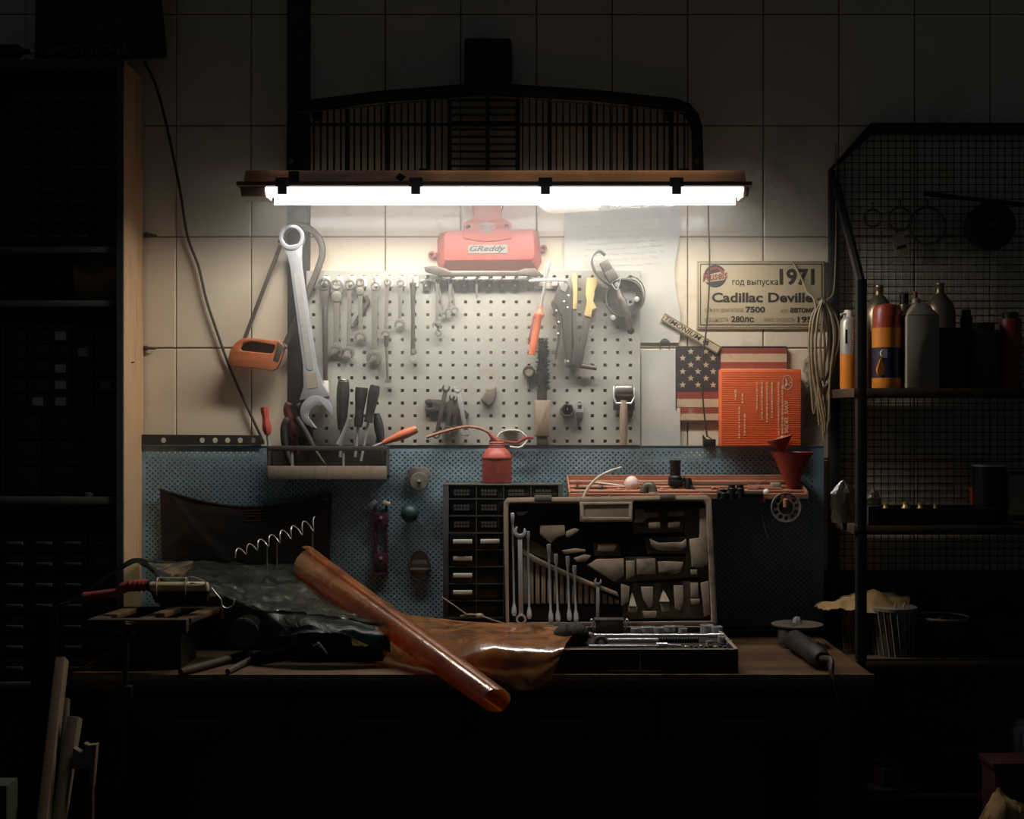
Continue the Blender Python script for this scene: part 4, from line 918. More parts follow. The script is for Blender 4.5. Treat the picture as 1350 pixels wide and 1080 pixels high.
# ================================================================ copper coloured long tray with parts in it
t = thing('copper_tray', 'long shallow copper coloured tray full of small parts behind the tool case', 'tray')
Xa, Xb = at(747, 0, -.03).x, at(1058, 0, -.1).x
def tz(y): return 1.306 - (-.03 - y) * .267
b = B().world()
def slab(b, x0, x1, ya, yb, h0, h1): b.hexa([(x0, ya, tz(ya) + h0), (x1, ya, tz(ya) + h0), (x1, yb, tz(yb) + h0), (x0, yb, tz(yb) + h0)], [(x0, ya, tz(ya) + h1), (x1, ya, tz(ya) + h1), (x1, yb, tz(yb) + h1), (x0, yb, tz(yb) + h1)])
slab(b, Xa, Xb, -.165, -.03, -.004, 0); b.obj('floor_plate', m_copper, t)
for ya, yb, h in ((-.033, -.028, .012), (-.168, -.163, .008)):
    b = B().world(); slab(b, Xa, Xb, ya, yb, -.004, h); b.obj('long_lip', m_copper, t)
for x in (Xa, Xb - .004):
    b = B().world(); slab(b, x, x + .004, -.165, -.03, -.004, .012); b.obj('end_lip', m_copper, t)
for y, h in ((-.062, .009), (-.095, .006), (-.13, .007)):
    b = B().world(); slab(b, Xa, Xb, y - .007, y, 0, h); b.obj('rib', m_copper, t, bev=.002)
for x in (Xa + .06, Xa + .3, Xb - .05):
    b = B().world(); b.hexa([(x, -.023, 1.29), (x, -.155, 1.262), (x, -.023, 1.22)], [(x + .006, -.023, 1.29), (x + .006, -.155, 1.262), (x + .006, -.023, 1.22)]); b.obj('bracket', m_dark, t)
base(t)
def ty(py): # depth of the tray floor seen at row py
    lo, hi = -.165, -.03
    for _ in range(40):
        m = (lo + hi) / 2
        if 540 + (ZC - tz(m)) / sc_at(m) > py: lo = m
        else: hi = m
    return (lo + hi) / 2
def onT(px, py): return B(px, py, ty(py))
b = onT(772, 656); b.tube(spl2([(-4, 2, 2), (4, -14, 4), (18, -28, 6), (34, -36, 7), (47, -40, 7)], 0, 6), [1.8] * 20 + [1.4] * 5, 8); b.one('plastic_tube', m_white, 'curved white plastic tube rising from the copper tray', 'tube')
t = thing('plastic_spoon', 'pale pink plastic scoop with a long stem lying in the tray', 'scoop')
b = onT(832, 641); b.ball((0, -3, 8), 10, 14, (1, 1.1, 1)); b.obj('bowl', M('pale_pink', '#e8cfc2', .5), t); b = onT(832, 641); b.tube([(-9, 0, 6), (-40, -4, 3), (-48, -5, 3)], [1.6, 1.5, 1]); b.obj('stem', m_white, t); base(t)
t = thing('pipe_elbow', 'grey metal pipe elbow in front of the pale scoop', 'fitting')
b = onT(856, 650); b.tube(spl2([(-8, 0, 4), (-4, -9, 4), (2, -8, 6), (5, 1, 9)], 0), [6] * 19, 12); b.obj('bend', m_dsteel, t); b = onT(856, 650); b.lathe([(7, -2), (7.4, 0), (6.4, 5), (4, 5.5)], (5, 0, 9), 'v', 8); b.obj('nut', m_steel, t); base(t)
t = thing('tin_lid', 'brown flat tin strip leaning before the pipe elbow', 'strip'); b = onT(832, 653); b.prism([(-13, -1), (14, -2), (18, 3), (-13, 4)], 0, 4); b.obj('strip', m_copper, t, bev=.6); base(t)
t = thing('black_nozzle', 'black threaded nozzle standing upright in the copper tray', 'nozzle')
b = onT(890, 641); b.lathe([(9, 2), (9.6, -4), (9, -12), (7, -14), (7, -30), (7.6, -31), (7.6, -34), (5.4, -34), (5, -20)], (0, 0, 2), 'v', 20, cap=False); b.obj('barrel', m_black, t)
b = onT(890, 641); b.box(-9, 9, -8, -2, 3, 13); b.lathe([(4, 0), (4, 5)], (7, -10, 8), 'u', 10); b.obj('clamp', m_black, t, bev=.8); base(t)
t = thing('black_fitting', 'small black fitting beside the foot of the upright nozzle', 'fitting'); b = onT(907, 643); b.lathe([(5, 2), (5.6, -5), (4, -12), (2.4, -13)], (0, 0, 2), 'v', 14); b.obj('body', m_black, t); b = onT(907, 643); b.tube([(0, -3, 4), (8, 2, 6)], 2.6); b.obj('outlet', m_black, t); base(t)
t = thing('black_connector', 'row of joined black pipe connectors at the front right of the tray', 'connector')
for dx, r, h in ((-14, 6.4, 11), (-3, 5.6, 17), (8, 5.6, 17)):
    b = onT(967, 656); b.lathe([(r, 1), (r, -h + 5), (r * .8, -h + 4), (r * .8, -h)], (dx, 0, 4), 'v', 14); b.obj('socket', m_black, t)
b = onT(967, 656); b.tube([(-22, -5, 4), (30, -4, 4), (38, -4, 4)], [5, 4.2, 3.6], 12); b.obj('pipe', m_black, t); base(t)
b = onT(1010, 653); b.ball((0, -4, 2), 4.6); b.one('plastic_plug', m_white, 'small white round plug right of the black connectors', 'plug')
b = onT(1024, 643); b.box(-9, 4, -7, 2, 0, 6); b.one('chalk_block', m_milk, 'chipped pale block at the foot of the red funnel', 'block', bev=1.6)
for x, y, lab in ((773, 657, 'orange peg at the front left of the copper tray'), (803, 657, 'orange peg right of the curved tube in the tray'), (1005, 660, 'orange peg before the small white plug')):
    b = onT(x, y); b.lathe([(3.4, 2), (3.2, -5), (2.4, -6)], (0, 0, 1), 'v', 12); b.one('tray_peg', m_copper, lab, 'peg')
for x0, x1, y, mt, lab in ((757, 800, 644, m_dsteel, 'short dark rod with a cross end in the tray left'), (905, 985, 640, m_dsteel, 'long dark rod lying along the back of the tray'), (790, 905, 639, m_copper, 'long copper rod along the tray behind the scoop'), (985, 1030, 645, m_copper, 'short copper rod beneath the funnel')):
    b = onT(x0, y); b.tube([(0, -1, 2), (x1 - x0, -1, 2)], 1.5, 7); b.tube([(4, -6, 2), (4, 5, 3)], 1.2, 6) if x0 == 757 else None; b.ball((x1 - x0 - 8, -1, 2), 3.4, 9) if x0 < 800 else None; b.one('thin_rod', mt, lab, 'rod')
b = onT(985, 642); b.tube([(0, -1, 2), (16, -5, 4), (32, -12, 5)], .7, 5); b.one('bent_wire', m_dsteel, 'thin bent wire sticking up behind the connectors', 'wire')
for x, y, n_ in ((815, 647, 0), (765, 652, 1), (872, 647, 2), (925, 652, 3), (940, 645, 4), (1000, 646, 5)):
    b = onT(x, y); r = random.Random(n_); b.lathe([(3, 0), (3.4, -2), (2, -4)], (0, 0, 2), 'v', 6); b.tube([(0, -2, 2), (r.uniform(6, 12), -1, r.uniform(1, 4))], 1.6, 6)
    b.one('small_bolt', [m_copper, m_dsteel][n_ % 2], 'loose bolt in the copper tray, ' + ['under the white stem', 'left of the curved tube', 'left of the black nozzle', 'right of the small black fitting', 'by the long dark rod', 'left of the chipped pale block'][n_], 'bolt', 'loose bolts in the copper tray')
# funnels
t = thing('red_funnel', 'red plastic funnel standing at the right end of the copper tray', 'funnel')
b = B(1044, 655, -.1); b.lathe([(4.5, 0), (6, -12), (8, -17), (25, -54), (28, -57), (28.6, -59), (27, -58.6), (24, -54), (7, -17), (4, -8)], (0, 0, 0), 'v', 32, cap=False); b.obj('cone', M('red_translucent', '#9a3426', .4, trans=.15), t)
b = B(1044, 655, -.1); b.box(-11, 11, -3, 1, -6, 6); b.obj('foot', m_dred, t, bev=1); base(t)
b = B(1030, 588, -.085, ang=-15); b.lathe([(3, 18), (4, 10), (9, 0), (17, -10), (17.6, -11), (16, -9), (8, 1), (3, 10)], (0, 0, 0), 'v', 24, cap=False); b.one('small_funnel', m_dred, 'smaller dark red funnel tilted inside the big red funnel before the orange box', 'funnel')
t = thing('dial_ring', 'round metal dial ring with ten finger holes hung at the tray end', 'dial')
b = B(1036, 669, -.175); hs = [circ(14.2 * math.cos(a), 14.2 * math.sin(a), 3.1, 12) for a in [.4 + 2 * PI * k / 11 for k in range(11)]]
b.prism(circ(0, 0, 19.5, 36), 0, 1.6, holes=hs + [circ(0, 0, 9.6, 24)]); b.obj('plate', m_handle, t)
b = B(1036, 669, -.175); b.prism(circ(0, 0, 19.8, 36), -1, 2.4, holes=[circ(0, 0, 18.6, 36)]); b.obj('rim', m_steel, t); base(t)
b = B(1034, 664, -.163); b.lathe([(3.4, 4), (3.2, -6), (2, -7)], (0, 0, 8), 'v', 12); b.tube([(0, 0, 8), (0, 0, -3)], 2.4); b.one('dial_peg', m_copper, 'orange peg carrying the round dial ring', 'peg')
b = B(1004, 685, -.03); b.tube([(0, -8, 1), (1, 2, 3), (6, 22, 4)], [.8, 1.6, 2.2], 8); b.lathe([(3, 21), (3, 24)], (6, 0, 4), 'v', 8); b.one('hanging_bit', m_white, 'slim chrome bit hanging on the dark panel under the tray', 'bit')
# ================================================================ open tool case
t = thing('tool_case', 'open black tool case with a moulded dusty lid standing upright on the bench', 'tool case')
LY = -.262
def LB(): return B(805, 827, LY, tilt=9)
def Lp(P): return [(x - 805, (y - 827) * 1.012) for x, y in P]
b = LB(); b.prism(Lp([(667, 826), (664, 700), (664, 664), (669, 658), (936, 655), (942, 660), (943, 700), (946, 822), (941, 827), (672, 828)]), -24, 0, holes=[Lp([(671, 821), (670, 668), (674, 664), (764, 664), (766, 668), (766, 684), (769, 689), (832, 688), (836, 684), (836, 666), (839, 662), (931, 661), (935, 666), (936, 700), (939, 819)])])
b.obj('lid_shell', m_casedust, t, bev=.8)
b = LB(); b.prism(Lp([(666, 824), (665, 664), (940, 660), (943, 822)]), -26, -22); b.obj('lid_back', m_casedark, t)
b = LB(); b.prism(Lp([(766, 664), (836, 664), (836, 689), (766, 689)]), -12, 1.5, holes=[Lp([(771, 668), (831, 667), (831, 684), (771, 684)])]); b.obj('handle', m_casedust, t, bev=.8)
for x0, x1, y in ((705, 728, 657), (873, 893, 655)):
    b = LB(); (p0,) = Lp([(x0, y)]); b.box(p0[0], p0[0] + x1 - x0, p0[1] - 2, p0[1] + 5, -3, 2.6); b.obj('latch', m_white_steel, t, bev=.6)
pads = [[(712, 694), (746, 693), (747, 706), (735, 710), (727, 717), (712, 705)], [(747, 702), (760, 697), (766, 700), (754, 709), (747, 709)], [(741, 727), (760, 724), (774, 726), (774, 729), (745, 731)],
        [(775, 746), (788, 738), (825, 737), (825, 760), (812, 768)], [(790, 719), (812, 718), (816, 721), (812, 728), (789, 728)], [(757, 737), (772, 732), (781, 734), (775, 741), (762, 742)],
        [(839, 672), (851, 672), (853, 677), (872, 676), (873, 682), (858, 684), (850, 690), (839, 690)], [(884, 676), (906, 675), (907, 681), (884, 682)], [(858, 690), (874, 689), (874, 698), (858, 698)], [(884, 690), (901, 689), (900, 697), (884, 697)],
        [(858, 711), (870, 717), (903, 716), (909, 711), (910, 722), (903, 727), (870, 727), (860, 720)], [(841, 738), (867, 737), (867, 758), (841, 759)], [(827, 740), (839, 740), (839, 760), (827, 766)], [(869, 741), (884, 741), (905, 742), (900, 755), (893, 758), (884, 755), (870, 757)],
        [(927, 670), (937, 668), (939, 745), (930, 750), (915, 750), (912, 712), (926, 710)], [(913, 752), (922, 752), (922, 759), (914, 759)], [(846, 774), (863, 774), (862, 800), (857, 803), (849, 790)], [(829, 801), (842, 801), (841, 808), (830, 808)],
        [(890, 772), (903, 772), (903, 795), (898, 806), (892, 803)], [(872, 795), (884, 795), (884, 806), (874, 808)], [(913, 769), (923, 769), (923, 789), (913, 789)], [(912, 790), (925, 790), (924, 797), (914, 798)], [(820, 770), (832, 774), (830, 795), (820, 800)], [(926, 769), (937, 766), (938, 812), (930, 814)], [(848, 806), (868, 806), (866, 815), (850, 815)], [(680, 676), (697, 675), (690, 680), (682, 680)]]
for P in pads:
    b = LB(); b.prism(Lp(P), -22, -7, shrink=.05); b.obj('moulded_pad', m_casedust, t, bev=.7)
for P in ([(822, 770), (926, 766), (938, 762), (939, 816), (822, 817)], [(772, 745), (792, 735), (910, 734), (912, 762), (815, 770)], [(906, 668), (938, 666), (940, 764), (908, 762)], [(836, 670), (908, 668), (906, 702), (838, 704)], [(676, 690), (700, 712), (736, 730), (736, 745), (690, 726), (676, 722)], [(784, 716), (818, 716), (822, 734), (786, 734)], [(854, 708), (912, 708), (912, 730), (856, 731)]):
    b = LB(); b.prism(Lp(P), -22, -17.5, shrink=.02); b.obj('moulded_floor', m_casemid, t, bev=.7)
for P in ([(835, 779), (840, 800), (830, 800)], [(877, 777), (884, 794), (871, 794)]):
    b = LB(); b.hexa([(x, y, -22) for x, y in Lp(P)], [(x, y, -15 if k == 0 else -3) for k, (x, y) in enumerate(Lp(P))]); b.obj('moulded_wedge', m_casedust, t)
b = LB(); b.prism(Lp([(688, 724), (704, 734), (735, 749), (765, 762), (790, 772), (816, 782), (818, 788), (790, 778), (765, 769), (735, 756), (703, 742), (688, 732)]), -22, -5, shrink=.02); b.obj('moulded_ridge', m_casedust, t, bev=.8)
def ridge(x): return 728 + (x - 688) * .46
for k in range(16):
    x = 690 + k * 8.1
    b = LB(); b.prism(Lp([(x, ridge(x) + 5), (x + 5.6, ridge(x + 5.6) + 5), (x + 5.6, 797), (x, 796)]), -22, -9, shrink=.02); b.obj('moulded_rib', m_casedust, t, bev=.5)
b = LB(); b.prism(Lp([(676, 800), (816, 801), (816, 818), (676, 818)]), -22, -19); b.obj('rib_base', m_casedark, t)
# base tray
X0, X1, YF, YB, zb = -.018, .5, -.577, -.268, bz + .001
zr = bz + .05
for a in ((X0, X1, YF, YF + .006, zb, zr), (X0, X1, YB - .006, YB, zb, zr), (X0, X0 + .006, YF, YB, zb, zr), (X1 - .006, X1, YF, YB, zb, zr)):
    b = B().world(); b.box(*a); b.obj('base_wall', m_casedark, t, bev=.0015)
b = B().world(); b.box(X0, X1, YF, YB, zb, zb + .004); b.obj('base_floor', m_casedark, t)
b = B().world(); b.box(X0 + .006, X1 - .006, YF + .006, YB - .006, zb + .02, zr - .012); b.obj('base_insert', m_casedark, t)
b = B().world()
for a in ((X0 - .001, X1 + .001, YF - .001, YF + .007), (X0 - .001, X1 + .001, YB - .007, YB + .001), (X0 - .001, X0 + .007, YF, YB), (X1 - .007, X1 + .001, YF, YB)): b.box(a[0], a[1], a[2], a[3], zr, zr + .002)
b.obj('base_rim', m_casedust, t)
b = B().world(); xm = (X0 + X1) / 2; b.box(xm - .03, xm + .09, YF - .004, YF, zb + .002, zb + .006); b.box(xm + .04, xm + .044, YF - .003, YF, zb + .004, zr - .004); b.obj('front_catch', m_casedust, t)
for x in (X0 + .1, X1 - .1):
    b = B().world(); b.tube([(x - .02, YB + .003, zr), (x + .02, YB + .003, zr)], .005); b.obj('hinge', m_dsteel, t)
base(t)
G = 'spanners standing in the tool case lid'
def edge_spanner(x0, y0, x1, y1, lab, r=1.5, hd=2.8):
    b = LB(); (p, q) = Lp([(x0, y0), (x1, y1)]); L = math.hypot(q[0] - p[0], q[1] - p[1])
    f = lambda s, d: (p[0] + (q[0] - p[0]) * s, p[1] + (q[1] - p[1]) * s, d)
    h = 9 / L
    b.tube([f(0, -3), f(.005, -3), f(h, -3), f(h * 1.6, -4), f(.5, -5), f(1 - h * 1.8, -5), f(1 - h, -3), f(1 - h * .4, -2), f(1, -3)], [hd * .8, hd, hd * .9, r, r * .9, r, hd * 1.15, hd * 1.3, hd * .8], 8)
    b.one('combination_wrench', m_chrome, lab, 'wrench', G)
for k, (x0, y0, x1, y1) in enumerate(((675.5, 678, 678, 812), (696, 702, 698, 816), (724, 719, 726.5, 820), (733.5, 732, 736, 820), (749, 735, 751, 818), (758, 747, 760, 820))):
    edge_spanner(x0, y0, x1, y1, ('leftmost and longest spanner seen edge-on in the case lid', 'second edge-on spanner in the case lid, just right of the big open jaw', 'third edge-on spanner in the case lid, after the wide gap', 'fourth edge-on spanner in the case lid', 'fifth edge-on spanner in the case lid', 'shortest edge-on spanner in the case lid, sixth from the left')[k])
def lid_wrench(x0, y0, x1, y1, jr, rr, w_, lab, mat):
    b = LB(); (p, q) = Lp([(x0, y0), (x1, y1)]); L = q[1] - p[1]
    b.prism(jaw(p[0], p[1], jr, -90 + 12), -5, 0); b.prism([(p[0] - w_, p[1] + jr * .7), (p[0] + w_, p[1] + jr * .7), (q[0] + w_, q[1] - rr * .8), (q[0] - w_, q[1] - rr * .8)], -4.4, -.6)
    b.prism(circ(q[0], q[1], rr, 22), -5, 1, holes=[circ(q[0], q[1], rr * .6, 12)]); b.one('combination_wrench', mat, lab, 'wrench', G, bev=.4)
lid_wrench(685.5, 703, 687, 817, 8.4, 7, 2.9, 'large face-on spanner with a wide open jaw at the left of the case lid', m_steel)
lid_wrench(789, 768, 788, 824, 5, 4, 2, 'small face-on spanner standing behind the little square tin', m_steel)
# contents of the base
zc_ = zr + .004
def onz(px, py, z=None, **k): return B(px, py, y_on(py, zc_ if z is None else z), **k)
b = onz(783, 838); b.tube([(0, 0, 0), (150, 0, 0), (152, 0, 0), (172, 0, 0)], [2.4, 2.4, 3.2, 3.2], 10); b.one('extension_bar', m_chrome, 'long chrome extension bar lying at the back of the case tray', 'bar')
t = thing('ratchet', 'chrome ratchet with a black knurled grip lying in the case tray', 'ratchet')
b = onz(792, 846); b.lathe([(8, -4), (9, -2), (9, 4), (8, 6)], (0, 0, 0), 'd', 20); b.obj('head', m_dsteel, t)
b = onz(792, 846); b.lathe([(3.4, 6), (3.4, 8)], (0, 0, 0), 'd', 12); b.obj('dial', m_chrome, t)
b = onz(792, 846); b.tube([(7, -1, 0), (20, -2, 0), (76, -2, 0)], [3.4, 2.6, 2.8], 10); b.obj('shank', m_chrome, t)
b = onz(792, 846); b.lathe([(3.4 if k % 2 else 4.4, 76 + k * 1.6) for k in range(34)], (0, -2, 0), 'u', 12); b.obj('grip', m_black, t)
base(t)
b = onz(776, 852.5); b.tube([(0, 0, 0), (58, 0, 0), (66, -.6, 0), (92, -.6, 0)], [2.6, 2.4, 1.4, 1.2], 10); b.one('long_driver', m_chrome, 'chrome tapered bar lying along the front of the case tray', 'bar')
b = onz(865, 851); b.tube([(0, 0, 0), (14, 0, 0), (14.5, 0, 0), (32, 1, 0)], [3.8, 3.8, 2.4, 2], 12); b.one('drive_adapter', m_chrome, 'short chrome stepped adapter beside the front bar tip', 'adapter')
for k, (x, y, r, h) in enumerate(((838, 832, 7, 4), (853, 831.5, 8.4, 5), (868, 832, 7.4, 5), (883, 831, 8, 5.5), (900, 832.5, 6, 4), (932, 833, 9, 9), (945, 834, 8, 8), (951, 845, 5, 6), (962, 848, 4, 4), (935, 849, 4.4, 4))):
    o_ = onz(x, y, zr - .004); o_.lathe([(r, 2), (r, -h), (r * .68, -h - .2), (r * .6, -h + 3)], (0, 0, 0), 'v', 16)
    o_.one('drive_socket', m_chrome, 'chrome drive socket in the case tray, ' + ('first of the back row', 'second of the back row', 'third of the back row', 'fourth of the back row', 'fifth of the back row', 'the large one in the right corner', 'the one touching the right case wall', 'small one before the corner socket', 'smallest by the right front corner', 'small one at the grip end of the ratchet')[k], 'socket', 'sockets in the tool case tray')
for k in range(9):
    o_ = onz(903 + k * 6.4, 853 - (k % 2)); o_.lathe([(1.8, 0), (1.8, 3), (1.2, 4)], (0, 0, 0), 'u', 6)
    o_.one('driver_bit', m_dsteel if k % 3 else m_steel, 'tiny driver bit in the front row of the case tray, %s from the left' % ORD[k], 'bit', 'driver bits along the front of the case tray')
b = onz(812, 838); b.tube([(0, 0, 0), (0, -1, 0)], 1) if False else None
t = thing('square_tin', 'small dark square tin with wing clips standing at the back of the case tray', 'tin')
b = B(803, 834, -.31); b.box(-18, 18, -17, 1, -9, 9); b.obj('body', m_dsteel, t, bev=.8)
b = B(803, 834, -.31); b.box(-19.5, 19.5, -18.5, -16, -10, 10); b.obj('lid', m_dsteel, t, bev=.6)
for x in (-20, 20):
    b = B(803, 834, -.31); b.tube([(x, -16, 4), (x * 1.12, -10, 6), (x, -4, 4)], 1.3); b.ball((x * 1.16, -17, 5), 2.2, 8); b.obj('clip', m_steel, t)
base(t)
t = thing('shaggy_brush', 'black shaggy round brush lying across the left corner of the case tray', 'brush')
b = B(758, 836, -.44); b.lathe([(4, -28), (13, -18), (16, -4), (15, 8), (9, 17), (3, 18)], (0, 0, 0), 'u', 14); b.obj('core', m_bristle, t)
b = B(758, 836, -.44)
for k in range(520):
    u = random.uniform(-26, 17); a = random.uniform(0, 2 * PI); r = 15 * math.sqrt(max(.05, 1 - ((u + 3) / 26) ** 2)); r2 = r + random.uniform(.5, 2.5); da = random.uniform(.2, .5)
    p0 = (u, r * math.cos(a), r * math.sin(a)); p1 = (u + random.uniform(2, 6), r2 * math.cos(a + da), r2 * math.sin(a + da)); p2 = (u + 2, r * math.cos(a + .12), r * math.sin(a + .12)); b.f(b.v(p0), b.v(p1), b.v(p2))
o = b.obj('bristles', m_bristle, t, smooth=0, recalc=False); o['kind'] = 'stuff'
b = B(758, 836, -.44); b.lathe([(4, 17), (5, 20), (3, 23)], (0, 2, 0), 'u', 10); b.obj('ferrule', m_steel, t); base(t)

# ================================================================ films on the bench
def net(rows, k=1):
    S = [spline([at(*p) for p in r], 8 * k) for r in rows]
    return [spline([s[j] for s in S], 6 * k) for j in range(len(S[0]))]
def net_sheet(rows, amp=.006, sc=9, seed=0., k=1, crease=0.):
    C = net(rows, k); b = B().world(); n_ = len(C); m_ = len(C[0])
    def fn(u, v):
        p = C[round(u * (n_ - 1))][round(v * (m_ - 1))].copy()
        w_ = noise.noise(Vector((p.x * sc, p.y * sc, seed))) + .6 * abs(noise.noise(Vector((p.x * sc * 2.7 + 4, p.y * sc * 2.2, seed + 5))))
        if crease:
            q = Vector((p.x * sc * 2.2 + p.y * 12, p.y * sc * 3.4, seed + 9)); w_ += crease * ((1 - abs(noise.noise(q)) * 2.2) ** 3 + .5 * (1 - abs(noise.noise(q * 2.3)) * 2.2) ** 3)
        p.z += amp * w_; p.y -= amp * .3 * w_; return p
    return b.sheet(n_ - 1, m_ - 1, fn)
t = thing('clear_film', 'crumpled sheet of clear plastic film heaped over the left of the bench', 'plastic film')
b = net_sheet([[(186, 741, -.05), (240, 740, -.05), (300, 743, -.05), (360, 744, -.05), (410, 752, -.06), (452, 778, -.08)],
               [(178, 739, -.18), (232, 748, -.18), (300, 754, -.17), (360, 757, -.18), (420, 770, -.18), (470, 795, -.2)],
               [(196, 746, -.32), (250, 766, -.32), (310, 776, -.32), (370, 785, -.32), (430, 799, -.33), (490, 813, -.34)],
               [(214, 770, -.42), (272, 782, -.43), (318, 795, -.44), (352, 806, -.45), (420, 813, -.46), (512, 823, -.47)]], .010, 9, 0., 2, .55)
b.obj('sheet', m_clear, t, recalc=False, smooth=180)
b = B().world(); P = [at(*p) for p in ((300, 788, -.45), (318, 796, -.447), (352, 806.5, -.455), (420, 813.5, -.465), (512, 823.5, -.475))]; b.tube([tuple(p) for p in spline(P, 8)], .0016, 6); b.obj('folded_edge', m_clear, t)
base(t)
b = net_sheet([[(345, 808, -.46), (400, 813, -.465), (460, 819, -.47), (512, 824, -.475)], [(342, 826, -.48), (400, 822, -.5), (460, 828, -.51), (514, 840, -.5)], [(340, 840, -.49), (385, 838, -.52), (440, 836, -.53), (515, 862, -.52)]], .008, 14, 3.)
b.one('green_film', m_dgreen, 'dark green plastic film hanging under the clear sheet edge', 'plastic film', recalc=False, smooth=180)
b = net_sheet([[(120, 772, -.22), (150, 752, -.22), (182, 738, -.22), (205, 748, -.22), (232, 772, -.22)], [(120, 778, -.4), (150, 760, -.4), (184, 741, -.4), (210, 760, -.4), (236, 790, -.4)]], .006, 10, 6.)
b.one('dark_film', m_dgreen, 'arched dark film corner rising before the pale wooden side panel', 'plastic film', recalc=False, smooth=180)
b = net_sheet([[(178, 742, -.3), (215, 743, -.3), (250, 741, -.3), (256, 740, -.3)], [(205, 757, -.36), (225, 758, -.36), (244, 752, -.36), (254, 743, -.36)], [(222, 771, -.4), (228, 770, -.4), (236, 765, -.4), (246, 755, -.4)]], .006, 22, 9.)
b.one('film_offcut', m_bag, 'small triangular crumpled film offcut above the inspection lamp', 'plastic film', recalc=False, smooth=180)
# amber roll
A, Z = at(402, 742, -.15), at(654, 924, -.78)
t = thing('amber_film_roll', 'roll of amber tinted film lying aslant over the bench front edge', 'film roll')
ax = (Z - A).normalized(); e1 = ax.cross(Vector((0, 0, 1))).normalized(); e2 = ax.cross(e1)
def roll(u, v, turns=1.7):
    a = v * turns * 2 * PI + .6; r = (.043 - .014 * u) * (.72 + .28 * v) + .0012 * noise.noise(Vector((u * 3, v * 9, 2)))
    ofs = .012 * math.sin(v * 9) * (1 if u > .5 else -1) * (abs(u - .5) * 2) ** 8
    return A + (Z - A) * u + ax * ofs + e1 * (r * math.cos(a)) + e2 * (r * math.sin(a))
b = B().world(); b.sheet(30, 110, roll); b.obj('rolled_film', m_amber, t, recalc=False, smooth=180); base(t)
b = net_sheet([[(516, 806, -.2), (548, 812, -.24), (600, 817, -.26), (660, 822, -.26), (712, 824, -.26), (757, 831, -.28)],
               [(512, 836, -.36), (572, 838, -.42), (625, 834, -.42), (680, 837, -.42), (722, 836, -.42), (756, 836, -.42)],
               [(534, 872, -.48), (592, 868, -.56), (640, 850, -.578), (690, 853, -.58), (722, 853, -.58), (746, 850, -.58)],
               [(566, 882, -.54), (618, 882, -.602), (655, 884, -.615), (690, 886, -.618), (716, 880, -.616), (738, 868, -.61)],
               [(590, 886, -.57), (640, 890, -.61), (672, 904, -.63), (690, 910, -.636), (712, 906, -.63), (728, 893, -.62)]], .005, 9, 1.7, 2, .2)
b.one('amber_film_sheet', m_amber2, 'loose crumpled amber film sheet spread between the roll and the tool case', 'plastic film', recalc=False, smooth=180)
# junk under the clear film
t = thing('dark_crate', 'low dark crate under the right end of the clear film', 'crate')
b = B(0, 0, -.44); b.box(392, 505, 826, 872, -70, 0); b.obj('body', m_dark, t, bev=1); b = B(0, 0, -.44); b.box(388, 508, 822, 828, -74, 3); b.obj('lip', m_dark, t, bev=.6); base(t)
t = thing('parts_box', 'dark tall box hidden beneath the clear film at the back left', 'box')
b = B(0, 0, -.3); b.box(210, 385, 790, 866, -130, 0); b.obj('body', m_dark, t, bev=1); b = B(0, 0, -.3); b.box(208, 387, 786, 792, -132, 2); b.obj('lid', m_dwood, t, bev=.6); base(t)
t = thing('round_can', 'dark round can lying on its side before the hidden box', 'can')
b = B(320, 836, -.46); b.lathe([(19, -40), (20, -38), (20, 0), (18, 1), (17, -3)], (0, 0, 0), 'd', 26); b.obj('body', m_dark, t); b = B(320, 836, -.46); b.lathe([(20.6, -3), (20.6, 0)], (0, 0, 0), 'd', 26); b.obj('rim', m_shelf, t); base(t)
for x0, y0, x1, y1, r, mt, lab in ((334, 866, 392, 838, 8, m_dgreen, 'dark rolled tube lying slanted on the bench left'), (238, 884, 330, 866, 5, m_dwood, 'flat dark stick lying near the bench front at the left'), (300, 883, 345, 862, 4, m_dsteel, 'dull rod end peeping from the heap at the bench front')):
    ya, yb = y_on(min(y0 + 3, 888), bz + r * .0017), -.4
    b = B().world(); p, q_ = at(x0, y0, ya), at(x1, y1, yb); p.z = bz + r * .0017 + .001; q_.z = p.z + .002
    b.tube([tuple(p), tuple(p + (q_ - p) * .06), tuple(q_)], [r * .0017 * .85, r * .0017, r * .0017], 14); b.one('bench_tube', mt, lab, 'tube')
b = net_sheet([[(463, 838, -.46), (470, 836, -.46), (480, 846, -.45), (494, 848, -.45)], [(464, 852, -.475), (474, 852, -.475), (484, 852, -.47), (496, 850, -.465)]], .008, 60, 4.)
b.one('tan_scrap', m_tan, 'crumpled tan paper scrap on the dark crate front', 'paper')
b = B(421, 850, -.452); b.tube([(-8, 2, 0), (0, -2, 2), (6, 6, 2), (10, 12, 1)], 1.6, 7); b.tube([(-3, -4, 1), (2, 4, 2)], 1.4, 7); b.one('small_clip', m_steel, 'small bright clip hanging on the dark crate front left', 'clip')
# twine and straw by the drawer cabinet
b = onz(590, 790, 1.0); b.fr(0, 0, -.24); b.tube(spl2([(582, 787, 0), (600, 799, 2), (614, 809, 2), (622, 812, 0)], 0, 4), .9, 6); b.tube(spl2([(607, 813, 0), (620, 810, 2), (634, 812, 2), (650, 818, 0), (668, 823, 0)], 0, 4), 1.2, 6); b.ball((632, 812, 0), 6, 9, (1, .6, 1)); b.one('twine_knot', m_handle, 'knot of twine with a stiff straw before the parts cabinet', 'twine')

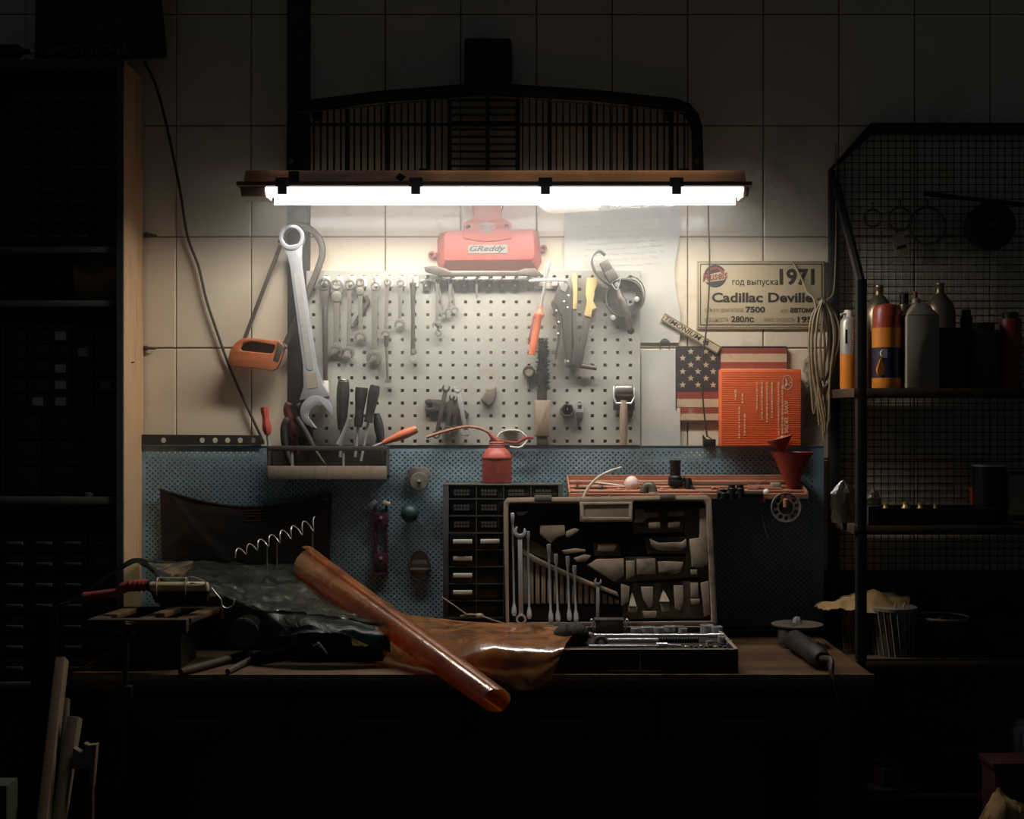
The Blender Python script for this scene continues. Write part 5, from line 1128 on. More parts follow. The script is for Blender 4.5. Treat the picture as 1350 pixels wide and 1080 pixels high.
# ================================================================ inspection lamp, slatted rest, clamp
t = thing('inspection_lamp', 'unlit hand inspection lamp with a reddish handle and pale tube across the bench left', 'inspection lamp')
b = B(0, 0, -.5); b.tube(spl2([(108, 789, 0), (116, 786, 0), (140, 783, 0), (158, 780, 0), (162, 776, 0), (170, 773, 0), (194, 771, 0)], 0, 4), [3.6, 5.6, 6.4, 6.6] + [5.4] * 10 + [7, 7.4] + [7.4] * 9, 12); b.obj('handle', m_dred, t)
for x in (172, 178, 184, 190, 197):
    b = B(0, 0, -.5); b.lathe([(8, x - 1.4), (8.4, x), (8, x + 1.4)], (0, 772, 0), 'u', 14); b.obj('collar_ring', m_dred if x < 195 else m_black, t)
b = B(0, 0, -.5); b.tube([(196, 773, 0), (202, 773.4, 0), (268, 773.6, 0), (274, 774, 0), (275, 774, 0)], [5, 6.6, 6.6, 6, 4], 14); b.obj('tube', M('aged_tube', '#cdb491', .35), t)
b = B(0, 0, -.5); b.prism([(198, 779), (276, 779), (272, 795), (206, 795)], -14, 4); b.obj('reflector', m_dark, t, bev=1)
b = B(0, 0, -.5)
for x in (208, 246):
    b.tube([(x + 8 * math.cos(a) * .15, 774 + 12 * math.sin(a), 12 * math.cos(a)) for a in [2 * PI * k / 20 for k in range(21)]], .9, 6)
b.tube([(208, 762, 0), (246, 762, 0)], .9, 6); b.tube(spl2([(248, 764, 2), (250, 760, 6), (262, 762, 6), (272, 767, 5), (270, 770, 4), (252, 768, 4)], 0, 4), .9, 6); b.obj('wire_guard', m_steel, t)
b = B(0, 0, -.5); b.tube(spl2([(108, 790, 0), (96, 793, 1), (80, 798, 2), (70, 806, 3), (66, 830, 4), (64, 900, 4), (62, 1000, 3)], 0, 5), 1.7, 8); b.obj('cord', m_cord, t)
base(t)
b = B(0, 0, -.48); b.tube(spl2([(279, 775, 0), (284, 782, 0), (291, 790, 0), (293, 799, 0), (300, 802, 0), (307, 798, 0), (309, 790, 0)], 0, 5), .9, 6); b.one('wire_hook', m_steel, 'bright bent wire hook hanging from the lamp tip end', 'hook')
t = thing('slatted_rest', 'slatted wooden rest on a dark block at the bench left', 'rest')
zs = 1.0255
def sl(x0, x1, ya, yb, b, h=.014, z=zs): b.world(); b.box(x0, x1, ya, yb, z - h, z)
xa, xb2 = at(117, 0, -.56).x, at(248, 0, -.56).x
b = B(); sl(xa, xb2, -.575, -.55, b, .03); b.obj('front_rail', m_dwood, t, bev=.002)
b = B(); sl(xa + .02, xb2 + .04, -.4, -.38, b, .03); b.obj('back_rail', m_dwood, t, bev=.002)
for k, (u, wd) in enumerate(((.0, .036), (.105, .03), (.19, .036))):
    b = B().world(); x = xa + u
    b.hexa([(x, -.552, zs - .012), (x + wd, -.552, zs - .012), (x + wd, -.552, zs), (x, -.552, zs)], [(x + .03, -.398, zs - .012), (x + wd + .03, -.398, zs - .012), (x + wd + .03, -.398, zs), (x + .03, -.398, zs)])
    b.obj('slat', m_bench, t, bev=.002)
b = B().world(); b.box(xa + .04, xb2 - .02, -.54, -.4, bz, zs - .03); b.obj('block', m_dark, t, bev=.004); base(t)
b = B(0, 0, -.53); b.prism([(190, 790), (200, 790), (202, 812), (189, 812)], 0, 6); b.obj('x', m_dark) if False else None
t = thing('screw_clamp', 'dark screw clamp with a shiny black knob hanging at the bench front left', 'clamp')
b = B(168, 829, -.612); b.lathe([(6, -10), (13, -8), (14, 0), (12, 6), (5, 8)], (0, 0, 4), 'v', 8); b.obj('knob', M('gloss_black', '#100f0e', .12), t)
b = B(168, 829, -.612); b.tube([(0, 6, 4), (-1, 60, 4), (-2, 180, 4)], [4, 3.4, 3.4], 10); b.obj('screw_rod', m_dark, t)
b = B(168, 829, -.612); b.box(-8, 8, 74, 92, -6, 10); b.obj('jaw', m_dark, t, bev=1); base(t)

# ================================================================ angle grinder
t = thing('angle_grinder', 'black angle grinder lying disc up at the right end of the bench', 'angle grinder')
g0, g1 = at(1046, 842, -.3), at(1083, 872, -.55); g0.z = bz + .0265; g1.z = bz + .0265
gd = g1 - g0; ge = gd.cross(Vector((0, 0, 1))).normalized()
b = B().world(); b.tube([tuple(g0 + gd * k) for k in (0, .05, .35, .5, .75, .95, 1)], [.021, .0245, .0245, .0215, .0235, .0225, .014], 16); b.obj('body', m_grip, t)
b = B().world(); p = g0 - gd * .12; b.lathe([(.022, .0), (.03, .004), (.03, .03), (.022, .04), (.012, .046)], (0, 0, 0), 'd', 18); b.V = [Vector((v.x + p.x, v.y + p.y, v.z + p.z - .012)) for v in b.V]; b.obj('gear_head', m_dsteel, t)
pz = Vector((at(1051, 823, -.25).x, -.25, at(1051, 823, -.25).z))
b = B().world(); b.lathe([(.011, 0), (.011, .012), (.006, .018)], (0, 0, 0), 'd', 6); b.V = [v + pz for v in b.V]; b.obj('clamp_nut', m_chrome, t)
b = B().world(); b.lathe([(.006, -.002), (.0625, -.002), (.0625, .001), (.006, .001)], (0, 0, 0), 'd', 40); b.V = [v + pz for v in b.V]; b.obj('cutting_disc', M('disc_brown', '#5d5143', .7), t)
b = B().world(); b.lathe([(.01, 0), (.01, pz.z - p.z - .02)], (0, 0, 0), 'd', 12); b.V = [Vector((v.x + pz.x, v.y + pz.y, v.z + p.z + .02)) for v in b.V]; b.obj('spindle', m_dsteel, t)
b = B().world()
for k in range(4): c0 = g0 + gd * (.66 + k * .06); b.tube([tuple(c0 - ge * .024 + Vector((0, 0, .014))), tuple(c0 - ge * .012 + Vector((0, 0, .027)))], .0018, 6)
b.obj('vent', m_milk, t)
b = B().world(); c1 = g1; b.tube([tuple(p) for p in spline([c1, c1 + Vector((.012, -.04, .004)), at(1096, 886, -.612), at(1102, 905, -.625), at(1110, 950, -.62), at(1114, 1010, -.6)], 5)], [.007] * 5 + [.006] * 6 + [.0035] * 15, 8); b.obj('cord', m_cord, t)
base(t)

# ================================================================ left shelving
t = thing('shelving_unit', 'tall shelving unit with a pale wooden right side at the left', 'shelving unit')
Xr, Yf = -.973, -.184
b = B().world(); b.box(Xr - .012, Xr, Yf + .002, -.008, 0, at(0, 80, Yf).z); b.obj('side_panel', m_wood, t)
b = B().world(); b.box(Xr - .017, Xr - .001, Yf - .004, Yf + .002, 0, at(0, 78, Yf).z); b.obj('side_edge', m_shelf, t)
for y0, y1 in ((78, 89), (325, 333), (396, 404), (655, 665), (900, 908)):
    b = B().world(); b.box(-1.75, Xr - .012, Yf, -.012, at(0, y1, Yf).z, at(0, y0, Yf).z); b.obj('shelf', m_shelf, t, bev=.001)
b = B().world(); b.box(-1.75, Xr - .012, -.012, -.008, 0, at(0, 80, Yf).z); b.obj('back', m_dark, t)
b = B().world(); b.box(Xr - .0005, Xr + .003, -.06, -.045, at(0, 478, 0).z, at(0, 477, 0).z) if False else b.tube([(Xr - .001, -.12, 1.61), (Xr + .006, -.12, 1.61), (Xr + .008, -.12, 1.612)], .0018, 6); b.obj('nail', m_dsteel, t)
base(t)
def organiser(name, lab, x0, x1, y0, y1, cols, rows_, hand='bar', labels=(), yf=Yf + .012):
    t = thing(name, lab, 'drawer unit'); b = B(0, 0, yf)
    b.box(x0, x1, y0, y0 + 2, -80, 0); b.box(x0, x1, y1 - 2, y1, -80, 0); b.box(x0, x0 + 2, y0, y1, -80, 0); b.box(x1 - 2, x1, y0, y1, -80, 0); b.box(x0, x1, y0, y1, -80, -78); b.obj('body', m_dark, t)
    for j in range(rows_):
        for i in range(cols):
            w_, h_ = (x1 - x0 - 4) / cols, (y1 - y0 - 4) / rows_; a, c = x0 + 2 + i * w_, y0 + 2 + j * h_
            b = B(0, 0, yf); b.box(a + 1.2, a + w_ - 1.2, c + 1.2, c + h_ - 1.2, -60, -1); dr = b.obj('drawer', m_drawer, t, bev=.6)
            if hand == 'bar': b = B(0, 0, yf); b.box(a + w_ * .22, a + w_ * .78, c + h_ * .45, c + h_ * .6, -1, 3); b.obj('handle', m_shelf, dr, bev=.5)
            if (i, j) in labels: b = B(0, 0, yf); b.box(a + w_ * .28, a + w_ * .74, c + h_ * .25, c + h_ * .75, -1, -.5); b.obj('label_card', m_label, dr)
    base(t); return t
z330 = 325
organiser('drawer_organiser', 'upper small-drawer organiser with four columns of dark drawers', 18, 158, 116, 324.5, 4, 9)
organiser('drawer_organiser', 'middle drawer unit with small paper labels on some drawers', 2, 156, 430, 542, 5, 5, None, {(2, 0), (3, 1), (2, 2), (2, 3), (4, 3), (1, 4), (2, 4)})
organiser('drawer_organiser', 'wide three-drawer-deep unit under the labelled drawers', 2, 156, 543, 652, 3, 3, None)
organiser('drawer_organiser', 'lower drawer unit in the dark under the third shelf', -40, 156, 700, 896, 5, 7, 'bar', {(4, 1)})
b = net_sheet([[(98, 340, -.1), (125, 337, -.1), (160, 339, -.1)], [(97, 365, -.16), (125, 368, -.165), (160, 362, -.16)], [(100, 395.5, -.12), (125, 395.5, -.13), (158, 395.5, -.12)]], .012, 25, 2.)
b.one('dusty_bag', m_tan, 'dull crumpled bag on the second shelf of the left unit', 'bag', solid=.001)
t = thing('shelf_tin', 'small tin on the shelf under the wide drawers', 'tin'); b = B(119, 655, -.165); b.lathe([(7, -1), (7, -6), (6, -6.6)], (0, .8, 0), 'v', 16); b.obj('tin', m_white_steel, t); base(t)
t = thing('race_board', 'dark racing number board with dull red digits leaning above the shelving unit', 'board')
b = B(0, 0, -.1); b.prism([(50, -60), (208, -60), (221, 75), (216, 78), (47, 78)], 0, 6); b.obj('board', m_dark, t, bev=1)
b = B(0, 0, -.1); b.text('78', 68, -40, 180, 47, 6.4, .04, .15); b.obj('lettering', M('dull_red', '#5a231a', .6), t, smooth=0, recalc=False)
b = B(0, 0, -.1); b.text('TIMONCHE', 50, 60, 175, 74, 6.4, .03, .2); b.obj('lettering', M('grey_print', '#5f5c56', .6), t, smooth=0, recalc=False); base(t)
t = thing('glass_bottle', 'dark glass bottle lying on top of the shelving unit', 'bottle'); b = B(0, 0, -.15); b.lathe([(2, -16), (9, -14), (9.5, 0), (9.5, 24), (4, 32), (3, 42)], (0, 68, 0), 'u', 16); b.obj('body', m_drawer, t); b = B(0, 0, -.15); b.lathe([(3.6, 41), (3.6, 46)], (0, 68, 0), 'u', 10); b.obj('cap', m_steel, t); base(t)

# ================================================================ boards and rolls standing at the lower left
def plank(x0, y0, x1, yz, wd, th, lab, y=-.72, y2=-.85, mat=m_board):
    """leaning board: top middle at x0,y0; passes x1 at row yz; runs down to the floor"""
    A_ = at(x0, y0, y); s2 = at(x1, yz, y2); d_ = (s2 - A_); Bp = A_ + d_ * (A_.z / (A_.z - s2.z)) 
    Bp.z = .003
    e = (Bp - A_).normalized(); sx = Vector((1, 0, 0)); sx = (sx - e * sx.dot(e)).normalized(); n_ = e.cross(sx)
    b = B().world(); h = wd * .0016 / 2; k = th / 2
    f = lambda o: [o - sx * h - n_ * k, o + sx * h - n_ * k, o + sx * h + n_ * k, o - sx * h + n_ * k]
    b.hexa([tuple(v) for v in f(A_)], [tuple(v) for v in f(Bp)]); b.one('timber_board', mat, lab, 'board', 'boards leaning at the bench left end', bev=.002)
plank(82, 869, 58, 1080, 13, .03, 'tallest pale board leaning at the left end of the bench', y=-.68)
plank(88, 921, 84, 990, 7, .02, 'narrow board behind the tallest and the front board', y=-.66, y2=-.7)
plank(99, 946, 78, 1080, 15, .03, 'front board with a cut top leaning before the others', y=-.74, y2=-.82)
t = thing('board_bracket', 'stepped pale wooden bracket beside the leaning boards', 'bracket')
b = B(0, 0, -.78); b.prism([(114, 977), (120, 980), (131, 979), (126, 1036), (121, 1036), (121, 1010), (113, 1011), (99, 1011), (99, 1000), (100, 983), (112, 991)], 0, 12); b.obj('bracket', m_board, t, bev=.6)
b = B(0, 0, -.78); b.box(121, 125, 1036, 1480, 0, 12); b.obj('stem', m_dwood, t); base(t)
b = B().world(); p = at(62, 806, -.66); p2 = at(48, 1080, -.72); p3 = p + (p2 - p) * ((p.z - .01) / (p.z - p2.z))
b.tube([tuple(p), tuple(p + (p3 - p) * .01), tuple(p3)], [.022, .024, .026], 20); b.one('film_tube', m_dgreen, 'tall dark glossy roll of film standing beside the leaning boards', 'film roll')
t = thing('metal_cabinet', 'corner of a grey metal cabinet low at the left edge', 'cabinet'); b = B(0, 0, -.9); b.box(-90, 9, 1036, 1400, -40, 0); b.obj('body', m_shelf, t, bev=1.5); b = B(0, 0, -.9); b.box(-80, 5, 1044, 1120, 0, 1.5); b.obj('door', m_dark, t, bev=.6); base(t)
# ================================================================ right rack
t = thing('mesh_rack', 'dark steel rack with a wire mesh back and four shelves at the right', 'rack')
RX0, RX1, RY = .838, 1.55, -.277
b = B().world(); b.box(RX0, RX0 + .024, RY - .012, RY + .012, 0, 1.806); b.obj('front_post', m_dark, t, bev=.002)
b = B().world(); b.box(RX0 - .004, RX0 + .022, -.03, -.006, 0, 2.12); b.obj('back_post', m_dark, t, bev=.002)
b = B().world(); b.tube([(RX0 + .01, -.02, 2.1), (RX0 + .012, RY, 1.8)], .012, 8); b.obj('side_brace', m_dark, t)
b = B(0, 0, -.018); b.prism([(1091, 226), (1100, 222), (1150, 177), (1420, 177), (1420, 163), (1147, 163)], -4, 6); b.obj('top_frame', m_dark, t, bev=.6)
b = B(0, 0, -.014)
for k in range(34):
    x = 1104 + k * 9.6; top = max(170, 222 - (x - 1098) * .93); b.tube([(x, top, 0), (x, 1270, 0)], .62, 4)
for k in range(112):
    y = 186 + k * 9.6; x0 = 1098 if y > 222 else 1098 + (222 - y) * 1.1; b.tube([(x0, y, 1), (1428, y, 1)], .62, 4)
o = b.obj('wire_mesh', m_dark, t, smooth=0); o['kind'] = 'stuff'
ZS = [1.5417, 1.209, .880, .557]
for z in ZS:
    b = B().world(); b.box(RX0 - .008, RX1, RY - .012, -.02, z - .022, z); b.obj('shelf', m_dwood, t, bev=.001)
base(t)
def onS(px, k, y, **kw): return B(px, 540 + (ZC - ZS[k]) / sc_at(y), y, **kw)
# top shelf
t = thing('spray_can', 'grey spray can with an orange base on the top rack shelf beside the post', 'spray can')
b = onS(1119, 0, -.13); b.lathe([(11, 0), (11.4, -3), (11.4, -46)], (0, 0, 0), 'v', 24); b.obj('orange_base', m_canor, t)
b = onS(1119, 0, -.13); b.lathe([(11.3, -46), (11.3, -88), (9, -93), (7, -95)], (0, 0, 0), 'v', 24); b.obj('body', m_spray, t)
b = onS(1119, 0, -.13); b.lathe([(7, -95), (6.4, -101), (5.6, -104)], (0, 0, 0), 'v', 16); b.tube([(-3, -100, 3), (-12, -98, 5)], 1.5); b.obj('nozzle', m_white, t)
b = onS(1119, 0, -.13)
for k in range(9): b.box(2, 9, -74 + k * 3, -72.6 + k * 3, 7.5, 8.2) if False else b.prism([(3, -74 + k * 3), (8, -74 + k * 3), (8, -72.8 + k * 3), (3, -72.8 + k * 3)], 8, 10.8)
b.obj('lettering', m_ink, t, smooth=0); b = onS(1119, 0, -.13); b.box(-7, -4.4, -78, -60, 8, 10.6); b.obj('lettering', m_ink, t, smooth=0); base(t)
t = thing('oil_spray', 'spray can with an orange and navy drop label and dark red cap on the rack', 'spray can')
b = onS(1169, 0, -.2); b.lathe([(18, 0), (19, -2), (19, -14)], (0, 0, 0), 'v', 28); b.obj('lower_band', m_canor, t)
b = onS(1169, 0, -.2); b.lathe([(18.9, -14), (18.9, -54)], (0, 0, 0), 'v', 28); lb = b.obj('label_band', m_cannavy, t)
b = onS(1169, 0, -.2); b.lathe([(19, -54), (19, -80)], (0, 0, 0), 'v', 28); b.obj('upper_band', m_canor, t)
b = onS(1169, 0, -.2); b.lathe([(18, -80), (18, -104), (14, -110), (4, -112)], (0, 0, 0), 'v', 28); b.obj('cap', m_canred, t)
b = onS(1169, 0, -.2); b.prism([(-12 + 5 * math.sin(a) * (1 if a < PI else 1), -24 - 7 * math.cos(a) - (9 * max(0, math.cos(a)) ** 6)) for a in [2 * PI * k / 24 for k in range(24)]], 10, 17.2); b.obj('drop', m_canor, lb, smooth=0)
b = onS(1169, 0, -.2); b.prism(circ(-7, -46, 6, 16), 12, 18.4); b.obj('emblem', m_white, lb, smooth=0)
b = onS(1169, 0, -.2); b.text('OIL', -13, -75, -3, -64, 18.2, .03); b.obj('lettering', m_canred, lb, smooth=0, recalc=False) if False else None
base(t)
t = thing('milky_bottle', 'tall milky plastic bottle with a red tip on the top rack shelf', 'bottle')
b = onS(1213, 0, -.22); b.prism(rrect(-22, 22, -105, 0, 3), -30, 0, shrink=0) if False else None
def pyramid(b, h0, h1, w0, w1, d0, d1): b.hexa([(-w0, h0, -d0), (w0, h0, -d0), (w0, h0, d0), (-w0, h0, d0)], [(-w1, h1, -d1), (w1, h1, -d1), (w1, h1, d1), (-w1, h1, d1)])
b = onS(1213, 0, -.22); pyramid(b, 0, -96, 22, 21.5, 14, 14); pyramid(b, -96, -113, 21.5, 7, 14, 6); b.obj('body', m_milk, t, bev=2)
b = onS(1213, 0, -.22); b.lathe([(6, -112), (5, -118), (3.4, -119)], (-5, 0, 0), 'v', 14); b.obj('neck', m_milk, t)
b = onS(1213, 0, -.22); b.lathe([(2.8, -117), (2.8, -127), (1.8, -128)], (-6, 0, 0), 'v', 10); b.obj('tip', m_red, t); base(t)
for x, top, lab in ((1159, 137, 'brownish steel bottle with a threaded neck behind the orange label can'), (1239, 140, 'brownish steel bottle with a threaded neck behind the milky bottle')):
    t = thing('metal_bottle', lab, 'bottle', 'steel bottles on the top rack shelf'); b = onS(x, 0, -.1)
    b.lathe([(19, 0), (20, -3), (20, -top + 38), (17, -top + 28), (10, -top + 18), (5.4, -top + 13), (5.2, -top + 8)], (0, 0, 0), 'v', 26); b.obj('body', m_bottle, t)
    b = onS(x, 0, -.1); b.lathe([(5.4, -top + 8), (5.8, -top + 6), (5.2, -top + 5), (5.8, -top + 3), (5.2, -top + 2), (5.2, -top)], (0, 0, 0), 'v', 18); b.obj('neck', m_bottle, t); base(t)
def can(px, k, y, r, h, mat, lab, name='can', capm=None, cap=8, cat='can'):
    t = thing(name, lab, cat); b = onS(px, k, y); b.lathe([(r * .96, 0), (r, -2), (r, -h + 3), (r * .95, -h)], (0, 0, 0), 'v', 24); b.obj('body', mat, t)
    b = onS(px, k, y); b.lathe([(r * .72, -h), (r * .72, -h - cap), (r * .6, -h - cap - 1)], (0, 0, 0), 'v', 20); b.obj('cap', capm or m_black, t); base(t)
can(1192, 0, -.09, 8, 112, m_bottle, 'narrow steel can with a dark cap behind the milky bottle left side', cap=14)
can(1297, 0, -.2, 19, 76, M('slate_can', '#3b4146', .5), 'broad slate grey can at the right of the top rack shelf', cap=10)
can(1332, 0, -.2, 14, 92, m_canred, 'dark red can near the right picture edge of the top shelf')
can(1274, 0, -.1, 8, 96, m_drawer, 'slim dark glass bottle behind the black box on the rack', name='bottle', capm=m_teal, cat='bottle')
t = thing('black_box', 'black flat box standing between milky bottle and slate can', 'box'); b = onS(1252, 0, -.2); b.box(-16, 18, -80, 0, -12, 12); b.obj('body', m_black, t, bev=1); b = onS(1252, 0, -.2); b.box(-14, -12, -62, -36, 12, 13); b.obj('strip', m_shelf, t); base(t)
# middle shelf
def bag(px, k, y, w_, h_, lab, mat, seed, name='plastic_bag', dp=12):
    b = onS(px, k, y); r = random.Random(seed); N = 16; ks = 7; rings = []
    for i in range(ks + 1):
        f_ = i / ks; rad = (1 - .12 * f_) if f_ < .75 else (1 - .12 * f_) * (1 - (f_ - .75) * 3.2)
        rings.append([b.v((w_ * rad * math.cos(2 * PI * j / N) * (1 + r.uniform(-.14, .14)), -h_ * f_ * (1 + r.uniform(-.04, .04) * (f_ > 0)), dp * rad * math.sin(2 * PI * j / N) * (1 + r.uniform(-.14, .14)))) for j in range(N)])
    for a, c in zip(rings, rings[1:]):
        for j in range(N): b.f(a[j], a[(j + 1) % N], c[(j + 1) % N], c[j])
    b.f(*rings[0]); b.f(*rings[-1]); b.one(name, mat, lab, 'bag', smooth=25)
bag(1112, 1, -.2, 17, 54, 'pale translucent bag of parts at the left end of the middle rack shelf', m_bag, 1)
bag(1150, 1, -.15, 12, 42, 'small crumpled clear bag right of the rack post on the middle shelf', m_bag, 2)
t = thing('parts_tray', 'shallow black tray of brass bits on the middle rack shelf', 'tray')
b = onS(1225, 1, -.2); b.box(-75, 75, -1.5, 0, -36, 36); b.box(-76, 76, -20, 0, 35, 37); b.box(-76, 76, -20, 0, -37, -35); b.box(-76, -74, -20, 0, -37, 37); b.box(74, 76, -20, 0, -37, 37); b.obj('tray', m_black, t)
b = onS(1225, 1, -.2); b.box(-76, 76, -21, -19.6, 35, 37.6); b.obj('rim', m_dsteel, t); base(t)
for k, (dx, dd, r, lab) in enumerate(((-60, 10, 5, 'brass fitting lying at the left of the black parts tray'), (-32, 4, 6, 'tallest brass elbow in the black parts tray'), (-14, 8, 5, 'brass nut right of the tall elbow in the tray'), (4, 14, 4, 'small brass plug near the middle of the parts tray'))):
    b = onS(1225 + dx, 1, -.2); b.fr(1225 + dx, 540 + (ZC - ZS[1]) / sc_at(-.2) - 14, -.2); b.lathe([(r, 10), (r, -r), (r * .7, -r - 2), (r * .7, -r - 7)], (0, 0, dd), 'v', 8); b.tube([(0, 0, dd), (r * 2, -1, dd + 2)], r * .6, 8); b.one('brass_fitting', m_brass, lab, 'fitting', 'brass fittings in the parts tray')
b = onS(1152, 1, -.26); b.box(-8, 8, -24, 0, -4, 4); b.one('blue_grey_block', M('slate_blue', '#4a5060', .5), 'small slate blue block before the tray left end', 'block', bev=1.4)
t = thing('plastic_cup', 'brownish plastic cup behind the parts tray right end', 'cup'); b = onS(1290, 1, -.08); b.lathe([(9, 0), (12, -38), (11, -38), (8, -2)], (0, 0, 0), 'v', 20); b.obj('wall', m_canred, t); b = onS(1290, 1, -.08); b.lathe([(12.4, -38), (12.4, -40), (11, -40)], (0, 0, 0), 'v', 20); b.obj('rim', m_dred, t); base(t)
t = thing('dark_pot', 'dark round pot with a bright rim on the middle rack shelf', 'pot'); b = onS(1304, 1, -.12); b.lathe([(20, 0), (21, -2), (21, -70)], (0, 0, 0), 'v', 26); b.obj('body', m_black, t); b = onS(1304, 1, -.12); b.lathe([(21.8, -70), (21.8, -72.5), (20, -72.5)], (0, 0, 0), 'v', 26); b.obj('rim', m_steel, t); base(t)
t = thing('picture_box', 'small carton with a faded picture at the right of the middle shelf', 'box'); b = onS(1337, 1, -.14); b.box(-12, 14, -64, 0, -10, 10); b.obj('carton', m_duct, t, bev=.8); b = onS(1337, 1, -.14); b.box(-10, 11, -60, -8, 10, 10.5); b.obj('picture', m_handle, t); base(t)
# bench height shelf
def basket(px, y, r0, r1, h, lab):
    t = thing('plastic_basket', lab, 'basket', 'baskets on the lower rack shelf'); b = onS(px, 2, y); b.lathe([(r0, 0), (r1, -h), (r1 - 1.4, -h), (r0 - 1.4, -2)], (0, 0, 0), 'v', 26); b.obj('wall', m_bag, t)
    b = onS(px, 2, y)
    for k in range(22):
        a = 2 * PI * k / 22; b.tube([(r0 * 1.01 * math.cos(a), 0, r0 * 1.01 * math.sin(a)), (r1 * 1.01 * math.cos(a + .25), -h, r1 * 1.01 * math.sin(a + .25))], .9, 5)
    b.obj('ribs', m_handle, t); b = onS(px, 2, y); b.lathe([(r1 + 1, -h + 3), (r1 + 1.4, -h - 1), (r1 - 1, -h - 1)], (0, 0, 0), 'v', 26); b.obj('rim', m_handle, t); base(t)
basket(1130, -.14, 17, 21, 68, 'ribbed plastic basket just behind the rack post on the lower shelf')
basket(1177, -.2, 25, 30, 62, 'ribbed plastic basket of chrome bits right of the rack post')
for k in range(4):
    b = onS(1172 + k * 5, 2, -.2); b.tube([(-4, -46, 18), (4 + k, -70 + (k % 2) * 8, 20)], 1.8, 7); b.one('steel_bit', m_chrome, 'steel rod sticking up in the basket right of the rack post, %s from the left' % ORD[k], 'rod', 'steel rods in the basket')
b = net_sheet([[(1072, 799, -.12), (1098, 792, -.12), (1125, 785, -.12), (1160, 780, -.12), (1200, 786, -.12)], [(1076, 801, -.18), (1102, 794, -.18), (1128, 789, -.18), (1160, 788, -.18), (1198, 800, -.18)], [(1080, 802, -.22), (1104, 804, -.22), (1128, 806, -.23), (1158, 808, -.23), (1190, 806, -.23)]], .012, 30, 3.)
b.one('tan_cloth', m_tan, 'crumpled tan rag lying over both baskets', 'rag', solid=.002)
t = thing('open_bowl', 'dark open bowl with a pale rim on the lower rack shelf', 'bowl'); b = onS(1241, 2, -.19); b.lathe([(28, 0), (32, -12), (34, -48), (33, -48), (30, -12), (20, -3)], (0, 0, 0), 'v', 30, cap=False); b.obj('wall', M('dark_red_bowl', '#2c1512', .35), t); b = onS(1241, 2, -.19); b.lathe([(34, -46), (35, -48), (34, -50), (33, -48)], (0, 0, 0), 'v', 30, cap=False); b.obj('rim', m_handle, t); base(t)
b = onS(1243, 2, -.19); b.fr(1243, 820, -.19); b.tube([(-14, 0, 6), (0, -8, 4), (18, -2, 2)], 2); b.one('bent_pin', m_dsteel, 'bent steel pin lying in the open bowl', 'pin')
bag(1320, 2, -.16, 36, 70, 'large dark sack slumped at the right of the lower rack shelf', m_pouch, 5, 'dark_sack', 30)
b = B(0, 0, -.12); b.tube([(1238, 768, 0), (1272, 812, 6), (1290, 824, 10)], [5, 5, 4], 10); b.one('dark_pipe', m_dsteel, 'dark pipe leaning from the bowl towards the sack', 'pipe')
# bottom shelf
t = thing('striped_tin', 'reddish striped tin on the bottom rack shelf', 'tin')
b = onS(1171, 3, -.2); b.lathe([(19, 0), (19.4, -2), (19.4, -26)], (0, 0, 0), 'v', 26); b.obj('body', M('faded_red', '#7c4f46', .5), t)
b = onS(1171, 3, -.2)
for x in (-13, 7): b.prism([(x, -25), (x + 3, -25), (x + 3, -2), (x, -2)], 10, 19.8)
b.obj('stripe', m_label, t, smooth=0); b = onS(1171, 3, -.2); b.lathe([(19.8, -26), (19.8, -33), (17, -34)], (0, 0, 0), 'v', 26); b.obj('lid', m_dark, t); base(t)
can(1201, 3, -.12, 18, 60, m_dark, 'dark squat jar behind the striped tin')
can(1345, 3, -.2, 14, 78, m_chrome, 'shiny chrome jar at the right edge of the bottom shelf', name='jar', capm=m_steel, cat='jar')
m_maroon = M('dark_maroon', '#341310', .6)
t = thing('red_crate', 'dark red crate low at the right edge before the rack', 'crate'); b = B(0, 0, -.5); b.box(1312, 1420, 1012, 1190, -50, 0); b.obj('body', m_maroon, t, bev=1); b = B(0, 0, -.5); b.box(1308, 1424, 1006, 1014, -52, 3); b.obj('rim', m_maroon, t, bev=.8)
b = B(0, 0, -.5); b.box(1316, 1416, 1190, 1420, -46, -4); b.obj('pedestal', m_dark, t); base(t)
b = net_sheet([[(1318, 1035, -.56), (1330, 1050, -.56), (1352, 1062, -.56)], [(1300, 1062, -.6), (1325, 1070, -.62), (1352, 1080, -.6)], [(1286, 1090, -.62), (1320, 1100, -.64), (1352, 1110, -.62)]], .02, 26, 8.)
b.one('foil_bag', m_tan, 'crumpled golden foil bag low at the right picture corner', 'bag', solid=.002)
# things hung on the mesh
t = thing('work_light', 'long slim glass tube light hung high on the rack mesh', 'lamp'); b = B(0, 0, -.2); b.tube([(1246, 258.5, 0), (1250, 259, 0), (1360, 271, 0)], [2, 3, 3], 10); b.obj('tube', m_drawer, t); b = B(0, 0, -.2); b.tube([(1218, 255, 0), (1246, 258.5, 0)], 3.4, 10); b.obj('cap', m_black, t)
b = B(0, 0, -.2); b.tube([(1290, 264, 0), (1291, 250, -60), (1292, 246, -93)], 1); b.obj('hanger', m_dark, t); base(t)
for x, y, r, lab in ((1186, 289, 15, 'smaller dark steel hoop hanging on the rack mesh'), (1222, 298, 24, 'largest dark steel hoop hanging in the rack mesh middle'), (1150, 288, 11, 'small dark shackle ring near the rack corner')):
    b = B(x, y, -.03); b.tube([(r * math.cos(a), r * math.sin(a), 2) for a in [2 * PI * k / 28 for k in range(29)]], 1.6, 7, cap=False); b.tube([(0, -r, 2), (0, -r - 9, 4), (0, -r - 10, -6)], 1.2, 6); b.one('steel_hoop', m_dsteel, lab, 'hoop', 'hoops on the rack mesh')
